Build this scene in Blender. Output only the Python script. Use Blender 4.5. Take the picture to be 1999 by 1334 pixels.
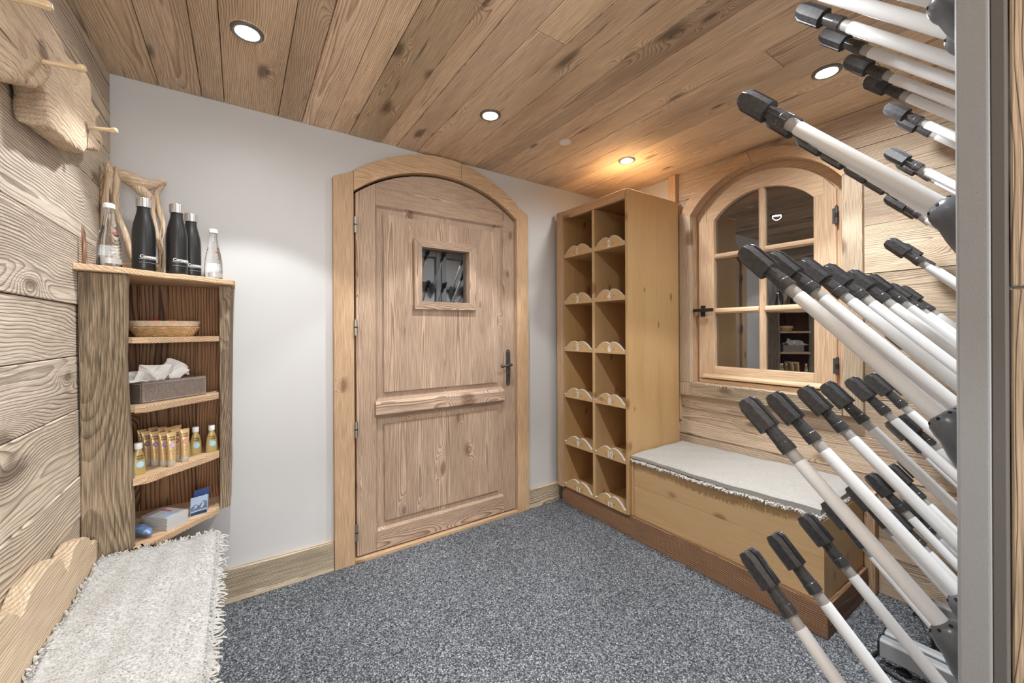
import bpy, math, random
from mathutils import Vector, Matrix
import numpy as np

# ------------------------------------------------------------------ scene, camera, world, lights
for o in list(bpy.data.objects): bpy.data.objects.remove(o)
scn = bpy.context.scene
col = scn.collection
PI = math.pi
rnd = random.Random(7)

def srgb(r, g, b):
    f = lambda c: (c/255/12.92) if c/255 <= .04045 else ((c/255+.055)/1.055)**2.4
    return (f(r), f(g), f(b), 1)

FPX, THETA, ROLL = 781.4, .5963, .005
cam = bpy.data.cameras.new('camera'); cam.sensor_width = 36; cam.sensor_fit = 'HORIZONTAL'
cam.lens = 36*FPX/1999
cam.shift_y = -(667-647.3)/1999
cam.clip_start = .02
cam_o = bpy.data.objects.new('camera', cam); col.objects.link(cam_o)
cam_o.matrix_world = (Matrix.Translation((0, 0, 1.2)) @ Matrix.Rotation(-THETA, 4, 'Z')
                      @ Matrix.Rotation(PI/2, 4, 'X') @ Matrix.Rotation(-ROLL, 4, 'Z'))
scn.camera = cam_o

w = bpy.data.worlds.new('night'); scn.world = w; w.use_nodes = True
w.node_tree.nodes['Background'].inputs[0].default_value = (.35, .45, .7, 1)
w.node_tree.nodes['Background'].inputs[1].default_value = .006

vs = scn.view_settings
vs.view_transform = 'Standard'; vs.look = 'None'; vs.gamma = 1; vs.use_curve_mapping = False
vs.exposure = .03

ZC = 2.225          # ceiling
D = 2.195           # back wall
R = 2.40            # window wall
L = -.421           # left wall
SPOTS = [(.024, 1.632), (.983, 1.622), (1.926, 1.60), (1.93, .61), (.98, .62), (.024, .62)]  # the last one is unseen, an added downlight
HALL = [(.3, -1.4)]
SPOT_W, HALL_W, REAR_W = 40, 13, 48
SPILL_W = [12, 16, 28, 46, 52, 7]
WHITE = (.93, .97, 1)

def lamp(kind, name, loc, energy, colr, radius):
    l = bpy.data.lights.new(name, kind); l.energy = energy; l.color = colr; l.shadow_soft_size = radius
    o = bpy.data.objects.new(name, l); o.location = loc; col.objects.link(o)
    return o, l
for (x, y), SP in zip(SPOTS, SPILL_W):
    o, l = lamp('SPOT', 'downlight_beam', (x, y, ZC-.012), SPOT_W, WHITE, .03)
    l.spot_size = math.radians(90); l.spot_blend = .2
    o, l = lamp('SPOT', 'downlight_spill', (x, y, ZC-.012), SP, WHITE, .034)
    l.spot_size = math.radians(176); l.spot_blend = 1
for (x, y) in HALL:
    lamp('POINT', 'hall_fill', (x, y, 1.35), HALL_W, WHITE, .05)  # unseen fill light, added behind the viewer to lift ceiling and walls

al = bpy.data.lights.new('rear_fill', 'AREA'); al.shape = 'RECTANGLE'; al.size = 1.1; al.size_y = 1.7; al.energy = REAR_W; al.color = (.93, .97, 1)
ao = bpy.data.objects.new('rear_fill', al); ao.location = (.24, -2.25, 1.15); ao.rotation_euler = (PI/2, 0, 0); col.objects.link(ao)  # added ambient fill from the rear, not a fitting of the hall

# ------------------------------------------------------------------ mesh builder and object helpers
class MB:
    def __init__(s): s.v, s.f, s.m = [], [], []
    def add(s, vs, fs, mi=0):
        b = len(s.v); s.v += [tuple(v) for v in vs]
        s.f += [tuple(b+i for i in f) for f in fs]; s.m += [mi]*len(fs)
        return s
    def box(s, x0, x1, y0, y1, z0, z1, mi=0):
        x0, x1 = sorted((x0, x1)); y0, y1 = sorted((y0, y1)); z0, z1 = sorted((z0, z1))
        return s.add([(x0,y0,z0),(x1,y0,z0),(x1,y1,z0),(x0,y1,z0),(x0,y0,z1),(x1,y0,z1),(x1,y1,z1),(x0,y1,z1)],
                     [(0,3,2,1),(4,5,6,7),(0,1,5,4),(1,2,6,5),(2,3,7,6),(3,0,4,7)], mi)
    def prism(s, poly, axis, a, b, mi=0):
        """poly: 2-D outline in the plane normal to axis (x: (y,z); y: (x,z); z: (x,y))"""
        n = len(poly)
        put = {'x': lambda p, t: (t, p[0], p[1]), 'y': lambda p, t: (p[0], t, p[1]), 'z': lambda p, t: (p[0], p[1], t)}[axis]
        ar = sum(poly[i][0]*poly[(i+1) % n][1]-poly[(i+1) % n][0]*poly[i][1] for i in range(n))
        P = list(poly) if (ar > 0) != (axis == 'y') else list(poly)[::-1]
        a, b = min(a, b), max(a, b)
        vs = [put(p, a) for p in P]+[put(p, b) for p in P]
        fs = [tuple(range(n))[::-1], tuple(range(n, 2*n))]+[(i, (i+1) % n, n+(i+1) % n, n+i) for i in range(n)]
        return s.add(vs, fs, mi)
    def tube(s, pts, rad, n=8, mi=0, caps=True, flat=(1, 1)):
        pts = [Vector(p) for p in pts]; k = len(pts)
        if not hasattr(rad, '__len__'): rad = [rad]*k
        vs = []; u = None
        for i, p in enumerate(pts):
            t = (pts[min(i+1, k-1)]-pts[max(i-1, 0)])
            if t.length < 1e-9: t = Vector((0, 0, 1))
            t.normalize()
            if u is None:
                u = t.cross(Vector((0, 0, 1)) if abs(t.z) < .9 else Vector((1, 0, 0))).normalized()
            else:
                u = (u-t*u.dot(t)).normalized()
            v = t.cross(u)
            for j in range(n):
                a = 2*PI*j/n
                vs.append(p+(u*math.cos(a)*flat[0]+v*math.sin(a)*flat[1])*rad[i])
        fs = [(i*n+j, i*n+(j+1) % n, (i+1)*n+(j+1) % n, (i+1)*n+j) for i in range(k-1) for j in range(n)]
        if caps: fs += [tuple(range(n))[::-1], tuple(range((k-1)*n, k*n))]
        return s.add(vs, fs, mi)
    def lathe(s, prof, c=(0, 0, 0), n=24, mi=0, caps=True):
        return s.tube([(c[0], c[1], c[2]+z) for r, z in prof], [max(r, 1e-4) for r, z in prof], n, mi, caps)
    def mesh(s, name):
        me = bpy.data.meshes.new(name); me.from_pydata(s.v, [], s.f)
        if any(s.m): me.polygons.foreach_set('material_index', s.m)
        me.update(); return me

def center(mb):
    a = np.array(mb.v); return Vector((a.min(0)+a.max(0))/2)

def obj(name, mb, mat, parent=None, bevel=0, smooth=False, org=None, seg=2, local=False):
    """one mesh object; mb holds world coordinates (or the parent's own, when local), the origin goes to the box centre"""
    c = Vector(org) if org is not None else center(mb)
    mb.v = [tuple(Vector(v)-c) for v in mb.v]
    me = mb.mesh(name)
    for m in (mat if isinstance(mat, (list, tuple)) else [mat]): me.materials.append(m)
    o = bpy.data.objects.new(name, me); col.objects.link(o)
    o['w'] = tuple(c)
    if parent is not None:
        o.parent = parent
        o.location = c if (local and parent.type == 'EMPTY') else c-Vector(parent['w'])
    else: o.location = c
    if smooth:
        me.polygons.foreach_set('use_smooth', [True]*len(me.polygons))
        me.set_sharp_from_angle(angle=math.radians(42))
    if bevel:
        b = o.modifiers.new('bevel', 'BEVEL'); b.width = bevel; b.segments = seg; b.limit_method = 'ANGLE'
    return o

def tag(o, label, cat, group=None, kind=None):
    o['label'] = label; o['category'] = cat
    if group: o['group'] = group
    if kind: o['kind'] = kind
    return o

def thing(name, loc, label, cat, group=None, kind=None, rz=0):
    o = bpy.data.objects.new(name, None); col.objects.link(o); o.empty_display_size = .05
    o.location = loc; o.rotation_euler = (0, 0, rz); o['w'] = tuple(loc)
    return tag(o, label, cat, group, kind)

def copy_tree(o, parent=None):
    c = o.copy(); col.objects.link(c)
    if parent is not None: c.parent = parent
    for ch in list(o.children): copy_tree(ch, c)
    return c

def arc(c, half, spring, sag, n=16):
    """points of a segmental arch from -half to +half about c"""
    rr = (half*half+sag*sag)/(2*sag); a = math.asin(min(1, half/rr))
    if sag > half: a = PI-a
    zc = spring+sag-rr
    return [(c+rr*math.sin(-a+2*a*i/n), zc+rr*math.cos(-a+2*a*i/n)) for i in range(n+1)]

def wobble(poly, amt, step=.05, seed=0):
    """subdivide an outline and let it wander: live edges"""
    r = random.Random(seed); out = []
    n = len(poly)
    for i in range(n):
        a, b = Vector(poly[i]), Vector(poly[(i+1) % n]); k = max(1, int((b-a).length/step))
        for j in range(k):
            p = a.lerp(b, j/k); out.append((p.x+r.uniform(-amt, amt), p.y+r.uniform(-amt, amt)))
    return out

# ------------------------------------------------------------------ materials
class NT:
    def __init__(s, name):
        s.mat = bpy.data.materials.new(name); s.mat.use_nodes = True
        s.t = s.mat.node_tree; s.b = s.t.nodes['Principled BSDF']
    def n(s, typ, **kw):
        x = s.t.nodes.new(typ)
        for k, v in kw.items(): setattr(x, k, v)
        return x
    def set(s, sock, v):
        if isinstance(v, bpy.types.NodeSocket): s.t.links.new(v, sock)
        else: sock.default_value = v
    def m(s, op, a, b=0., c=None, clamp=False):
        x = s.n('ShaderNodeMath', operation=op, use_clamp=clamp)
        s.set(x.inputs[0], a); s.set(x.inputs[1], b)
        if c is not None: s.set(x.inputs[2], c)
        return x.outputs[0]
    def comb(s, a, b, c):
        x = s.n('ShaderNodeCombineXYZ')
        for i, v in enumerate((a, b, c)): s.set(x.inputs[i], v)
        return x.outputs[0]
    def noise(s, vec, scale=1., detail=2., rough=.5):
        x = s.n('ShaderNodeTexNoise'); s.set(x.inputs['Vector'], vec)
        x.inputs['Scale'].default_value = scale; x.inputs['Detail'].default_value = detail; x.inputs['Roughness'].default_value = rough
        return x.outputs[0]
    def ramp(s, fac, stops):
        x = s.n('ShaderNodeValToRGB'); s.set(x.inputs[0], fac); e = x.color_ramp.elements
        while len(e) < len(stops): e.new(.5)
        for el, (p, c) in zip(e, stops):
            el.position = p; el.color = c if hasattr(c, '__len__') else (c, c, c, 1)
        return x.outputs[0]
    def mix(s, fac, a, b, blend='MIX'):
        x = s.n('ShaderNodeMix', data_type='RGBA', blend_type=blend); s.set(x.inputs[0], fac)
        s.set(x.inputs[6], a); s.set(x.inputs[7], b)
        return x.outputs[2]
    def bump(s, h, strength=.5, dist=.002):
        x = s.n('ShaderNodeBump'); x.inputs['Strength'].default_value = strength; x.inputs['Distance'].default_value = dist
        s.set(x.inputs['Height'], h); s.t.links.new(x.outputs[0], s.b.inputs['Normal'])
    def maprange(s, v, a, b, c=0., d=1.):
        x = s.n('ShaderNodeMapRange', interpolation_type='SMOOTHSTEP'); s.set(x.inputs[0], v)
        for i, q in enumerate((a, b, c, d)): x.inputs[i+1].default_value = q
        return x.outputs[0]

def simple(name, c, rough=.5, metal=0., **kw):
    k = NT(name); k.b.inputs['Base Color'].default_value = c; k.b.inputs['Roughness'].default_value = rough
    k.b.inputs['Metallic'].default_value = metal
    for a, v in kw.items(): k.b.inputs[a.replace('_', ' ')].default_value = v
    return k.mat

def soft(name, c, rough=.5, metal=0., scale=60, bump=.2, var=.12, dist=.001):
    """plain colour with a little mottling and relief"""
    k = NT(name); tc = k.n('ShaderNodeTexCoord').outputs['Object']
    nz = k.noise(tc, scale, 3)
    v = k.maprange(nz, .3, .7, 1-var, 1+var)
    k.set(k.b.inputs['Base Color'], k.mix(1., c, k.comb(v, v, v), 'MULTIPLY'))
    k.b.inputs['Roughness'].default_value = rough; k.b.inputs['Metallic'].default_value = metal
    if bump: k.bump(nz, bump, dist)
    return k.mat

WOOD = {}
def wood_def(kind, light, dark, knot, freq=110., contrast=.6, knots=.45, warp=.05, rough=.6, bump=.5, tint=.18, patch=.25, patch_col=None,
             crack=.0, fiber=.25, kx=3.2, ky=7.0, bias=.5, spread=.14, zoff=.05, spec=.35, yoff=0.):
    WOOD[kind] = dict(light=light, dark=dark, knot=knot, freq=freq, contrast=contrast, knots=knots, warp=warp, rough=rough, bump=bump, tint=tint,
                      patch=patch, patch_col=patch_col or dark, crack=crack, fiber=fiber, kx=kx, ky=ky, bias=bias, spread=spread, zoff=zoff, spec=spec, yoff=yoff)
_wc = {}
def wood(kind, axis='x'):
    """grain runs along axis of the piece itself; every piece draws its own cut from its object random"""
    if (kind, axis) in _wc: return _wc[kind, axis]
    p = WOOD[kind]; k = NT('wood_%s_%s' % (kind, axis))
    sep = k.n('ShaderNodeSeparateXYZ'); k.t.links.new(k.n('ShaderNodeTexCoord').outputs['Object'], sep.inputs[0])
    X, Y, Z = {'x': (0, 1, 2), 'y': (1, 0, 2), 'z': (2, 0, 1), 'zy': (2, 1, 0), 'yz': (1, 2, 0), 'xz': (0, 2, 1)}[axis]
    x, y, z = sep.outputs[X], sep.outputs[Y], sep.outputs[Z]
    rn = k.n('ShaderNodeObjectInfo').outputs['Random']
    fr = lambda a: k.m('FRACT', k.m('MULTIPLY', rn, a))
    xo = k.m('MULTIPLY_ADD', rn, 53., x)
    nw = k.noise(k.comb(k.m('MULTIPLY', xo, 1.5), k.m('MULTIPLY', y, 4.), k.m('MULTIPLY', z, 4.)), 1., 2.5)
    yy = k.m('ADD', k.m('ADD', y, k.m('MULTIPLY', k.m('SUBTRACT', fr(17.3), .5), 2*p['spread'])), k.m('MULTIPLY_ADD', k.m('SUBTRACT', nw, .5), 2*p['warp'], p['yoff']))
    zz = k.m('ADD', k.m('ADD', z, k.m('MULTIPLY_ADD', fr(31.7), p['zoff'], .012)), k.m('MULTIPLY', x, .012))
    vo = k.n('ShaderNodeTexVoronoi', voronoi_dimensions='2D', feature='F1')
    k.set(vo.inputs['Vector'], k.comb(k.m('MULTIPLY', xo, p['kx']), k.m('MULTIPLY', k.m('ADD', y, rn), p['ky']), 0.)); vo.inputs['Scale'].default_value = 1
    d = vo.outputs['Distance']
    vs_ = k.n('ShaderNodeSeparateColor'); k.t.links.new(vo.outputs['Color'], vs_.inputs[0])
    en = k.m('GREATER_THAN', p['knots'], vs_.outputs[0])
    size = k.m('MULTIPLY_ADD', vs_.outputs[1], .7, .45)
    ds = k.m('DIVIDE', d, size)
    g = k.m('MULTIPLY', k.m('EXPONENT', k.m('MULTIPLY', k.m('MULTIPLY', ds, ds), -14.)), en)
    r = k.m('ADD', k.m('SQRT', k.m('ADD', k.m('MULTIPLY', yy, yy), k.m('MULTIPLY', zz, zz))), k.m('MULTIPLY', g, .05))
    fn = k.noise(k.comb(k.m('MULTIPLY', xo, 6.), k.m('MULTIPLY', y, 40.), k.m('MULTIPLY', z, 40.)), 1., 2.)
    t = k.m('FRACT', k.m('ADD', k.m('MULTIPLY', r, p['freq']), k.m('MULTIPLY', fn, .5)))
    ring = k.ramp(t, [(0, .0), (.35, .08), (.62, .35), (.86, 1.), (.96, .8), (1, .0)])
    fib = k.noise(k.comb(k.m('MULTIPLY', xo, 9.), k.m('MULTIPLY', y, 420.), k.m('MULTIPLY', z, 420.)), 1., 2.)
    pat = k.noise(k.comb(k.m('MULTIPLY', xo, 1.1), k.m('MULTIPLY', y, 6.), k.m('MULTIPLY', z, 6.)), 1., 3.)
    amp = k.m('MULTIPLY', ring, k.m('MULTIPLY', k.maprange(pat, .25, .7, .55, 1.15), p['contrast']), clamp=True)
    c = k.mix(amp, p['light'], p['dark'])
    c = k.mix(k.m('MULTIPLY', k.maprange(pat, .45, .75), p['patch'], clamp=True), c, p['patch_col'])
    fv = k.maprange(fib, .3, .7, 1-p['fiber'], 1+p['fiber']*.6)
    c = k.mix(1., c, k.comb(fv, fv, fv), 'MULTIPLY')
    km = k.m('MULTIPLY', k.maprange(k.m('ADD', ds, k.m('MULTIPLY', k.m('SUBTRACT', fn, .5), .22)), .21, .05), en)
    c = k.mix(k.m('MULTIPLY', km, .72), c, p['knot'])
    h = k.m('ADD', ring, k.m('MULTIPLY', fib, .8))
    if p['crack']:
        ck = k.noise(k.comb(k.m('MULTIPLY', xo, 2.2), k.m('MULTIPLY', y, 55.), k.m('MULTIPLY', z, 55.)), 1., 3., .6)
        cm = k.m('MULTIPLY', k.maprange(ck, .66, .72), p['crack'])
        c = k.mix(cm, c, k.mix(.7, p['knot'], (0.01, .006, .004, 1)))
        h = k.m('SUBTRACT', h, k.m('MULTIPLY', cm, 2.))
    tv = k.m('MULTIPLY_ADD', k.m('SUBTRACT', fr(71.9), .5), 2*p['tint'], 1.)
    c = k.mix(1., c, k.comb(tv, tv, k.m('MULTIPLY_ADD', k.m('SUBTRACT', fr(43.1), .5), p['tint']*.5, tv)), 'MULTIPLY')
    k.set(k.b.inputs['Base Color'], c)
    k.b.inputs['Roughness'].default_value = p['rough']; k.b.inputs['Specular IOR Level'].default_value = p['spec']
    k.bump(h, p['bump'], .0018)
    _wc[kind, axis] = k.mat
    return k.mat

KN = srgb(78, 50, 32)
wood_def('ceiling', srgb(233, 204, 172), srgb(160, 124, 94), srgb(72, 50, 36), freq=165, contrast=.72, knots=.36, tint=.2, patch=.35, patch_col=srgb(152, 120, 92), crack=.6, rough=.6, bump=.5, kx=2.4, ky=6.5, warp=.04)
wood_def('wall', srgb(224, 208, 188), srgb(104, 84, 66), srgb(96, 76, 60), freq=135, contrast=.85, knots=.25, warp=.06, tint=.12, patch=.3, patch_col=srgb(182, 160, 138), bump=.75, rough=.75, kx=2.2, ky=5.5, crack=.3)
wood_def('window_wall', srgb(216, 194, 168), srgb(142, 114, 90), srgb(104, 78, 60), freq=185, contrast=.78, knots=.26, warp=.035, tint=.1, patch=.3, patch_col=srgb(182, 152, 124), bump=.7, rough=.7, kx=2.6, ky=6)
wood_def('door', srgb(200, 172, 148), srgb(122, 94, 74), srgb(110, 80, 60), freq=170, contrast=.88, knots=.34, warp=.026, tint=.07, patch=.35, patch_col=srgb(170, 140, 116), bump=.8, kx=3.6, ky=8, spread=.05)
wood_def('architrave', srgb(208, 174, 138), srgb(166, 128, 94), srgb(124, 84, 58), freq=260, contrast=.5, knots=.18, warp=.012, tint=.07, patch=.3, patch_col=srgb(182, 142, 104), bump=.5)
wood_def('honey', srgb(206, 168, 118), srgb(182, 140, 90), srgb(128, 86, 50), freq=90, contrast=.3, knots=.32, warp=.04, rough=.38, bump=.08, tint=.06, patch=.4, patch_col=srgb(178, 136, 88), fiber=.06, kx=4.5, ky=9, spec=.5)
wood_def('honey_pale', srgb(208, 174, 128), srgb(182, 142, 96), srgb(140, 98, 62), freq=130, contrast=.35, knots=.25, warp=.03, rough=.42, bump=.12, tint=.04, patch=.3, patch_col=srgb(182, 140, 94), fiber=.08, kx=4.5, ky=9, spec=.5)
wood_def('plinth', srgb(124, 86, 62), srgb(200, 168, 132), srgb(74, 46, 32), freq=120, contrast=.75, knots=.2, warp=.05, bump=.6, tint=.08, patch=.4, patch_col=srgb(98, 62, 44))
wood_def('skirting', srgb(220, 202, 174), srgb(112, 88, 66), srgb(110, 82, 60), freq=190, contrast=.9, knots=.4, warp=.03, bump=1.0, tint=.05, patch=.2, kx=3.5, ky=7)
wood_def('slab', srgb(166, 146, 122), srgb(100, 82, 64), srgb(74, 58, 44), freq=300, contrast=.6, knots=.12, warp=.014, yoff=.42, bump=1.2, rough=.85, tint=.05, patch=.5, patch_col=srgb(134, 114, 92), crack=.5, fiber=.5, spread=.2)
wood_def('burnt', srgb(168, 122, 84), srgb(54, 28, 16), srgb(26, 14, 9), freq=95, contrast=.95, knots=.25, warp=.045, bump=.6, rough=.6, tint=.1, patch=.4, patch_col=srgb(96, 58, 34), kx=2.5, ky=5)
wood_def('shelf', srgb(218, 186, 150), srgb(168, 130, 98), srgb(112, 80, 58), freq=150, contrast=.5, knots=.2, warp=.03, bump=.8, tint=.06, patch=.35, patch_col=srgb(182, 144, 110))
wood_def('driftwood', srgb(212, 188, 160), srgb(156, 126, 98), srgb(92, 68, 50), freq=90, contrast=.35, knots=.2, warp=.06, bump=.9, rough=.8, tint=.07, patch=.5, patch_col=srgb(166, 134, 104), crack=.8, kx=5, ky=7)
wood_def('sash', srgb(224, 192, 158), srgb(178, 138, 102), srgb(134, 94, 66), freq=260, contrast=.5, knots=.1, warp=.012, tint=.05, bump=.45, patch=.25, patch_col=srgb(200, 162, 124))
wood_def('bench', srgb(212, 190, 162), srgb(146, 118, 92), srgb(100, 76, 58), freq=130, contrast=.65, knots=.2, warp=.04, bump=.8, tint=.06, patch=.35, patch_col=srgb(180, 150, 120))
wood_def('peg', srgb(224, 196, 160), srgb(196, 160, 120), srgb(150, 112, 80), freq=200, contrast=.35, knots=0, warp=.01, bump=.1, rough=.4, tint=.04)

M = {}
k = NT('plaster'); tcw = k.n('ShaderNodeNewGeometry').outputs['Position']
nz = k.noise(tcw, 45, 4); k.set(k.b.inputs['Base Color'], k.mix(k.noise(tcw, 1.6, 3), srgb(201, 199, 197), srgb(207, 205, 203)))
k.b.inputs['Roughness'].default_value = .5; k.bump(nz, .08, .002); M['plaster'] = k.mat

k = NT('carpet'); tcw = k.n('ShaderNodeTexCoord').outputs['Object']
n0 = k.n('ShaderNodeTexNoise'); k.set(n0.inputs['Vector'], tcw); n0.inputs['Scale'].default_value = 90; n0.inputs['Detail'].default_value = 1
wv = k.n('ShaderNodeVectorMath', operation='MULTIPLY_ADD'); k.set(wv.inputs[0], n0.outputs['Color']); wv.inputs[1].default_value = (.012, .012, 0); k.set(wv.inputs[2], tcw)
v1 = k.n('ShaderNodeTexVoronoi', feature='F1'); k.set(v1.inputs['Vector'], wv.outputs[0]); v1.inputs['Scale'].default_value = 150
n2 = k.noise(wv.outputs[0], 230, 2, .6)
mixv = k.m('ADD', k.m('MULTIPLY', n2, 1.0), k.m('MULTIPLY', k.m('SUBTRACT', .45, v1.outputs['Distance']), .32))
colr = k.ramp(mixv, [(.36, srgb(60, 62, 66)), (.47, srgb(98, 101, 106)), (.56, srgb(127, 130, 134)), (.68, srgb(188, 190, 193))])
big = k.noise(tcw, 1.4, 3); bv = k.maprange(big, .3, .7, .88, 1.1)
k.set(k.b.inputs['Base Color'], k.mix(1., colr, k.comb(bv, bv, bv), 'MULTIPLY'))
k.b.inputs['Roughness'].default_value = .95; k.b.inputs['Specular IOR Level'].default_value = .1
k.bump(mixv, .9, .006); M['carpet'] = k.mat

def wool(name, c1, c2, scale, bump):
    k = NT(name); tc = k.n('ShaderNodeTexCoord').outputs['Object']
    a = k.noise(tc, scale, 3, .65); b = k.noise(tc, scale*.2, 3)
    cc = k.mix(k.maprange(k.m('MULTIPLY_ADD', b, .22, k.m('MULTIPLY', a, .78)), .36, .62), c1, c2)
    k.set(k.b.inputs['Base Color'], cc); k.b.inputs['Roughness'].default_value = .95; k.b.inputs['Specular IOR Level'].default_value = .1
    k.b.inputs['Sheen Weight'].default_value = .2
    k.bump(a, bump, .004); return k.mat
M['wool'] = wool('white_wool', srgb(158, 156, 153), srgb(196, 194, 190), 170, .6)
M['felt'] = wool('grey_felt', srgb(150, 147, 142), srgb(178, 174, 168), 420, .4)
M['fringe'] = simple('wool_fringe', srgb(192, 189, 183), .95)
M['alu'] = soft('satin_aluminium', srgb(238, 239, 240), .36, .05, 900, .03, .03)
M['alu_dull'] = soft('dull_tube_end', srgb(172, 169, 165), .5, .1, 500, .03, .03)
M['black_plastic'] = soft('black_plastic', srgb(64, 63, 64), .27, 0, 120, .06, .18)
M['grey_plastic'] = soft('grey_plastic', srgb(92, 95, 100), .3, 0, 90, .05, .08)
M['hole'] = simple('dark_hole', (.006, .006, .007, 1), .8)
M['grey_paint'] = soft('grey_powder_coat', srgb(154, 156, 158), .45, .05, 520, .5, .03, .0006)
M['grey_paint_shaded'] = soft('grey_powder_coat_shaded', srgb(104, 102, 100), .55, .1, 520, .3, .03, .0006)  # rack grey darkened: shade in the post recess put into the colour
M['rubber'] = simple('black_rubber', srgb(26, 26, 28), .6)
M['steel'] = simple('brushed_steel', srgb(206, 206, 206), .3, .85)
M['nickel'] = simple('hinge_nickel', srgb(170, 168, 164), .35, .9)
M['iron'] = soft('forged_iron', srgb(96, 94, 92), .4, .7, 200, .2, .1)
M['dark_iron'] = simple('dark_iron', srgb(58, 56, 54), .4, .6)
M['glass'] = simple('window_glass', (1, 1, 1, 1), 0, 0, Transmission_Weight=1., IOR=2.3)
M['bottle_glass'] = simple('bottle_glass', (.97, .98, .97, 1), .02, 0, Transmission_Weight=1., IOR=1.45)
M['water'] = simple('water', (1, 1, 1, 1), 0, 0, Transmission_Weight=1., IOR=1.33)
M['bottle_black'] = simple('black_bottle_paint', srgb(30, 30, 31), .33, 0)
M['white_print'] = simple('white_print', srgb(226, 226, 222), .6)
M['red_print'] = simple('red_print', srgb(190, 44, 40), .5)
M['silver_label'] = simple('silver_label', srgb(190, 190, 190), .4, .3)
M['cap_white'] = simple('white_cap', srgb(236, 236, 232), .35)
M['gold'] = simple('gold_tube', srgb(208, 174, 124), .32, .25)
M['gold_bottle'] = simple('gold_bottle', srgb(184, 160, 104), .35, .15)
M['clear_cap'] = simple('frosted_cap', srgb(224, 214, 196), .3, 0, Transmission_Weight=.45)
M['brown_print'] = simple('brown_print', srgb(84, 62, 40), .6)
M['violet'] = simple('violet_print', srgb(138, 96, 150), .5)
M['plum'] = simple('plum_print', srgb(128, 62, 70), .5)
M['lilac'] = simple('lilac_print', srgb(184, 158, 196), .5)
M['pink'] = simple('pink_print', srgb(206, 110, 122), .5)
M['blue_disc'] = simple('pale_blue_print', srgb(158, 204, 218), .5)
M['yellow_print'] = simple('yellow_print', srgb(220, 196, 120), .6)
M['paper'] = simple('paper', srgb(232, 230, 226), .7)
M['tissue'] = simple('tissue_paper', srgb(238, 234, 230), .85)
M['leather'] = soft('taupe_leather', srgb(120, 108, 100), .5, 0, 260, .6, .22)
M['stitch'] = simple('pale_stitching', srgb(196, 184, 172), .7)
M['wicker'] = soft('wicker', srgb(210, 172, 124), .6, 0, 60, .3, .2)
M['wicker_band'] = soft('wicker_band', srgb(216, 196, 170), .6, 0, 90, .2, .12)
M['red_wrap'] = simple('red_wrapper', srgb(196, 40, 34), .4)
M['orange_wrap'] = simple('orange_wrapper', srgb(196, 110, 52), .4)
M['cover_red'] = simple('magenta_print', srgb(186, 88, 104), .6)
M['cover_grey'] = simple('grey_cover', srgb(186, 184, 184), .45)
M['blue_card'] = simple('blue_card', srgb(92, 118, 162), .45)
M['deep_blue'] = simple('deep_blue_print', srgb(58, 80, 126), .45)
M['pale_blue'] = simple('ice_blue_print', srgb(178, 198, 224), .45)
M['snow'] = simple('snow_print', srgb(226, 230, 236), .5)
M['blue_foil'] = soft('blue_foil', srgb(120, 146, 190), .25, .4, 40, .5, .4, .004)
M['mirror'] = simple('mirror_silver', srgb(216, 216, 210), .06, 1)
M['rope'] = simple('hemp_rope', srgb(184, 152, 116), .9)
M['ring'] = simple('downlight_ring', srgb(120, 116, 110), .35, .6)
k = NT('lamp_glow'); k.b.inputs['Emission Color'].default_value = (1, .96, .9, 1); k.b.inputs['Emission Strength'].default_value = 30; M['glow'] = k.mat
M['sensor'] = simple('sensor_white', srgb(236, 232, 226), .5)

# ------------------------------------------------------------------ text
def text_mb(s, size, depth=.0006, bold=0., shear=0):
    cu = bpy.data.curves.new('t', 'FONT'); cu.body = s; cu.size = size; cu.extrude = depth; cu.offset = bold; cu.shear = shear
    cu.align_x = 'CENTER'; cu.resolution_u = 3
    o = bpy.data.objects.new('t', cu); col.objects.link(o)
    me = bpy.data.meshes.new_from_object(o.evaluated_get(bpy.context.evaluated_depsgraph_get()))
    mb = MB(); mb.add([v.co[:] for v in me.vertices], [tuple(p.vertices) for p in me.polygons])
    bpy.data.objects.remove(o); bpy.data.curves.remove(cu); bpy.data.meshes.remove(me)
    return mb
def xform(mb, fn):
    mb.v = [tuple(fn(*v)) for v in mb.v]; return mb

# ================================================================== SETTING
HY0 = -2.3                                   # far end of the hall behind the viewer
HX = .90                                     # side of the passage the viewer stands in
fl = tag(obj('floor', MB().box(L-.1, R+.15, HY0-.1, D+.1, -.08, -.012), M['rubber']), 'flat floor slab under the grey loop carpet', 'floor', kind='structure')
for a, b in ((L-.05, 1.5875), (1.589, R+.04)):
    obj('carpet_width', MB().box(a, b, HY0, D+.02, -.012, 0), M['carpet'], fl)

ce = tag(obj('ceiling', MB().box(L-.1, R+.15, HY0-.1, D+.1, ZC+.02, ZC+.1), M['rubber']), 'wood plank ceiling of warm brown aged boards running towards the door wall', 'ceiling', kind='structure')
seams = [L-.03, -.2742, -.1343, -.0547, .1529, .2527, .38, .471, .6341, .7184, .8365, .9717, 1.0852, 1.2085, 1.335, 1.4573, 1.60, 1.7584, 1.89, 2.03, 2.16, 2.29, R+.04]
for i in range(len(seams)-1):
    a, b = seams[i]+.0012, seams[i+1]-.0012
    cut = rnd.uniform(.2, 1.1) if i % 3 == 1 else rnd.uniform(-1.2, -.2)
    dz = rnd.uniform(0, .003)
    for y0, y1 in ((HY0, cut-.001), (cut+.001, D)):
        obj('plank', MB().box(a, b, y0, y1, ZC+dz, ZC+.02), wood('ceiling', 'y'), ce, .0018, seg=1)

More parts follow.
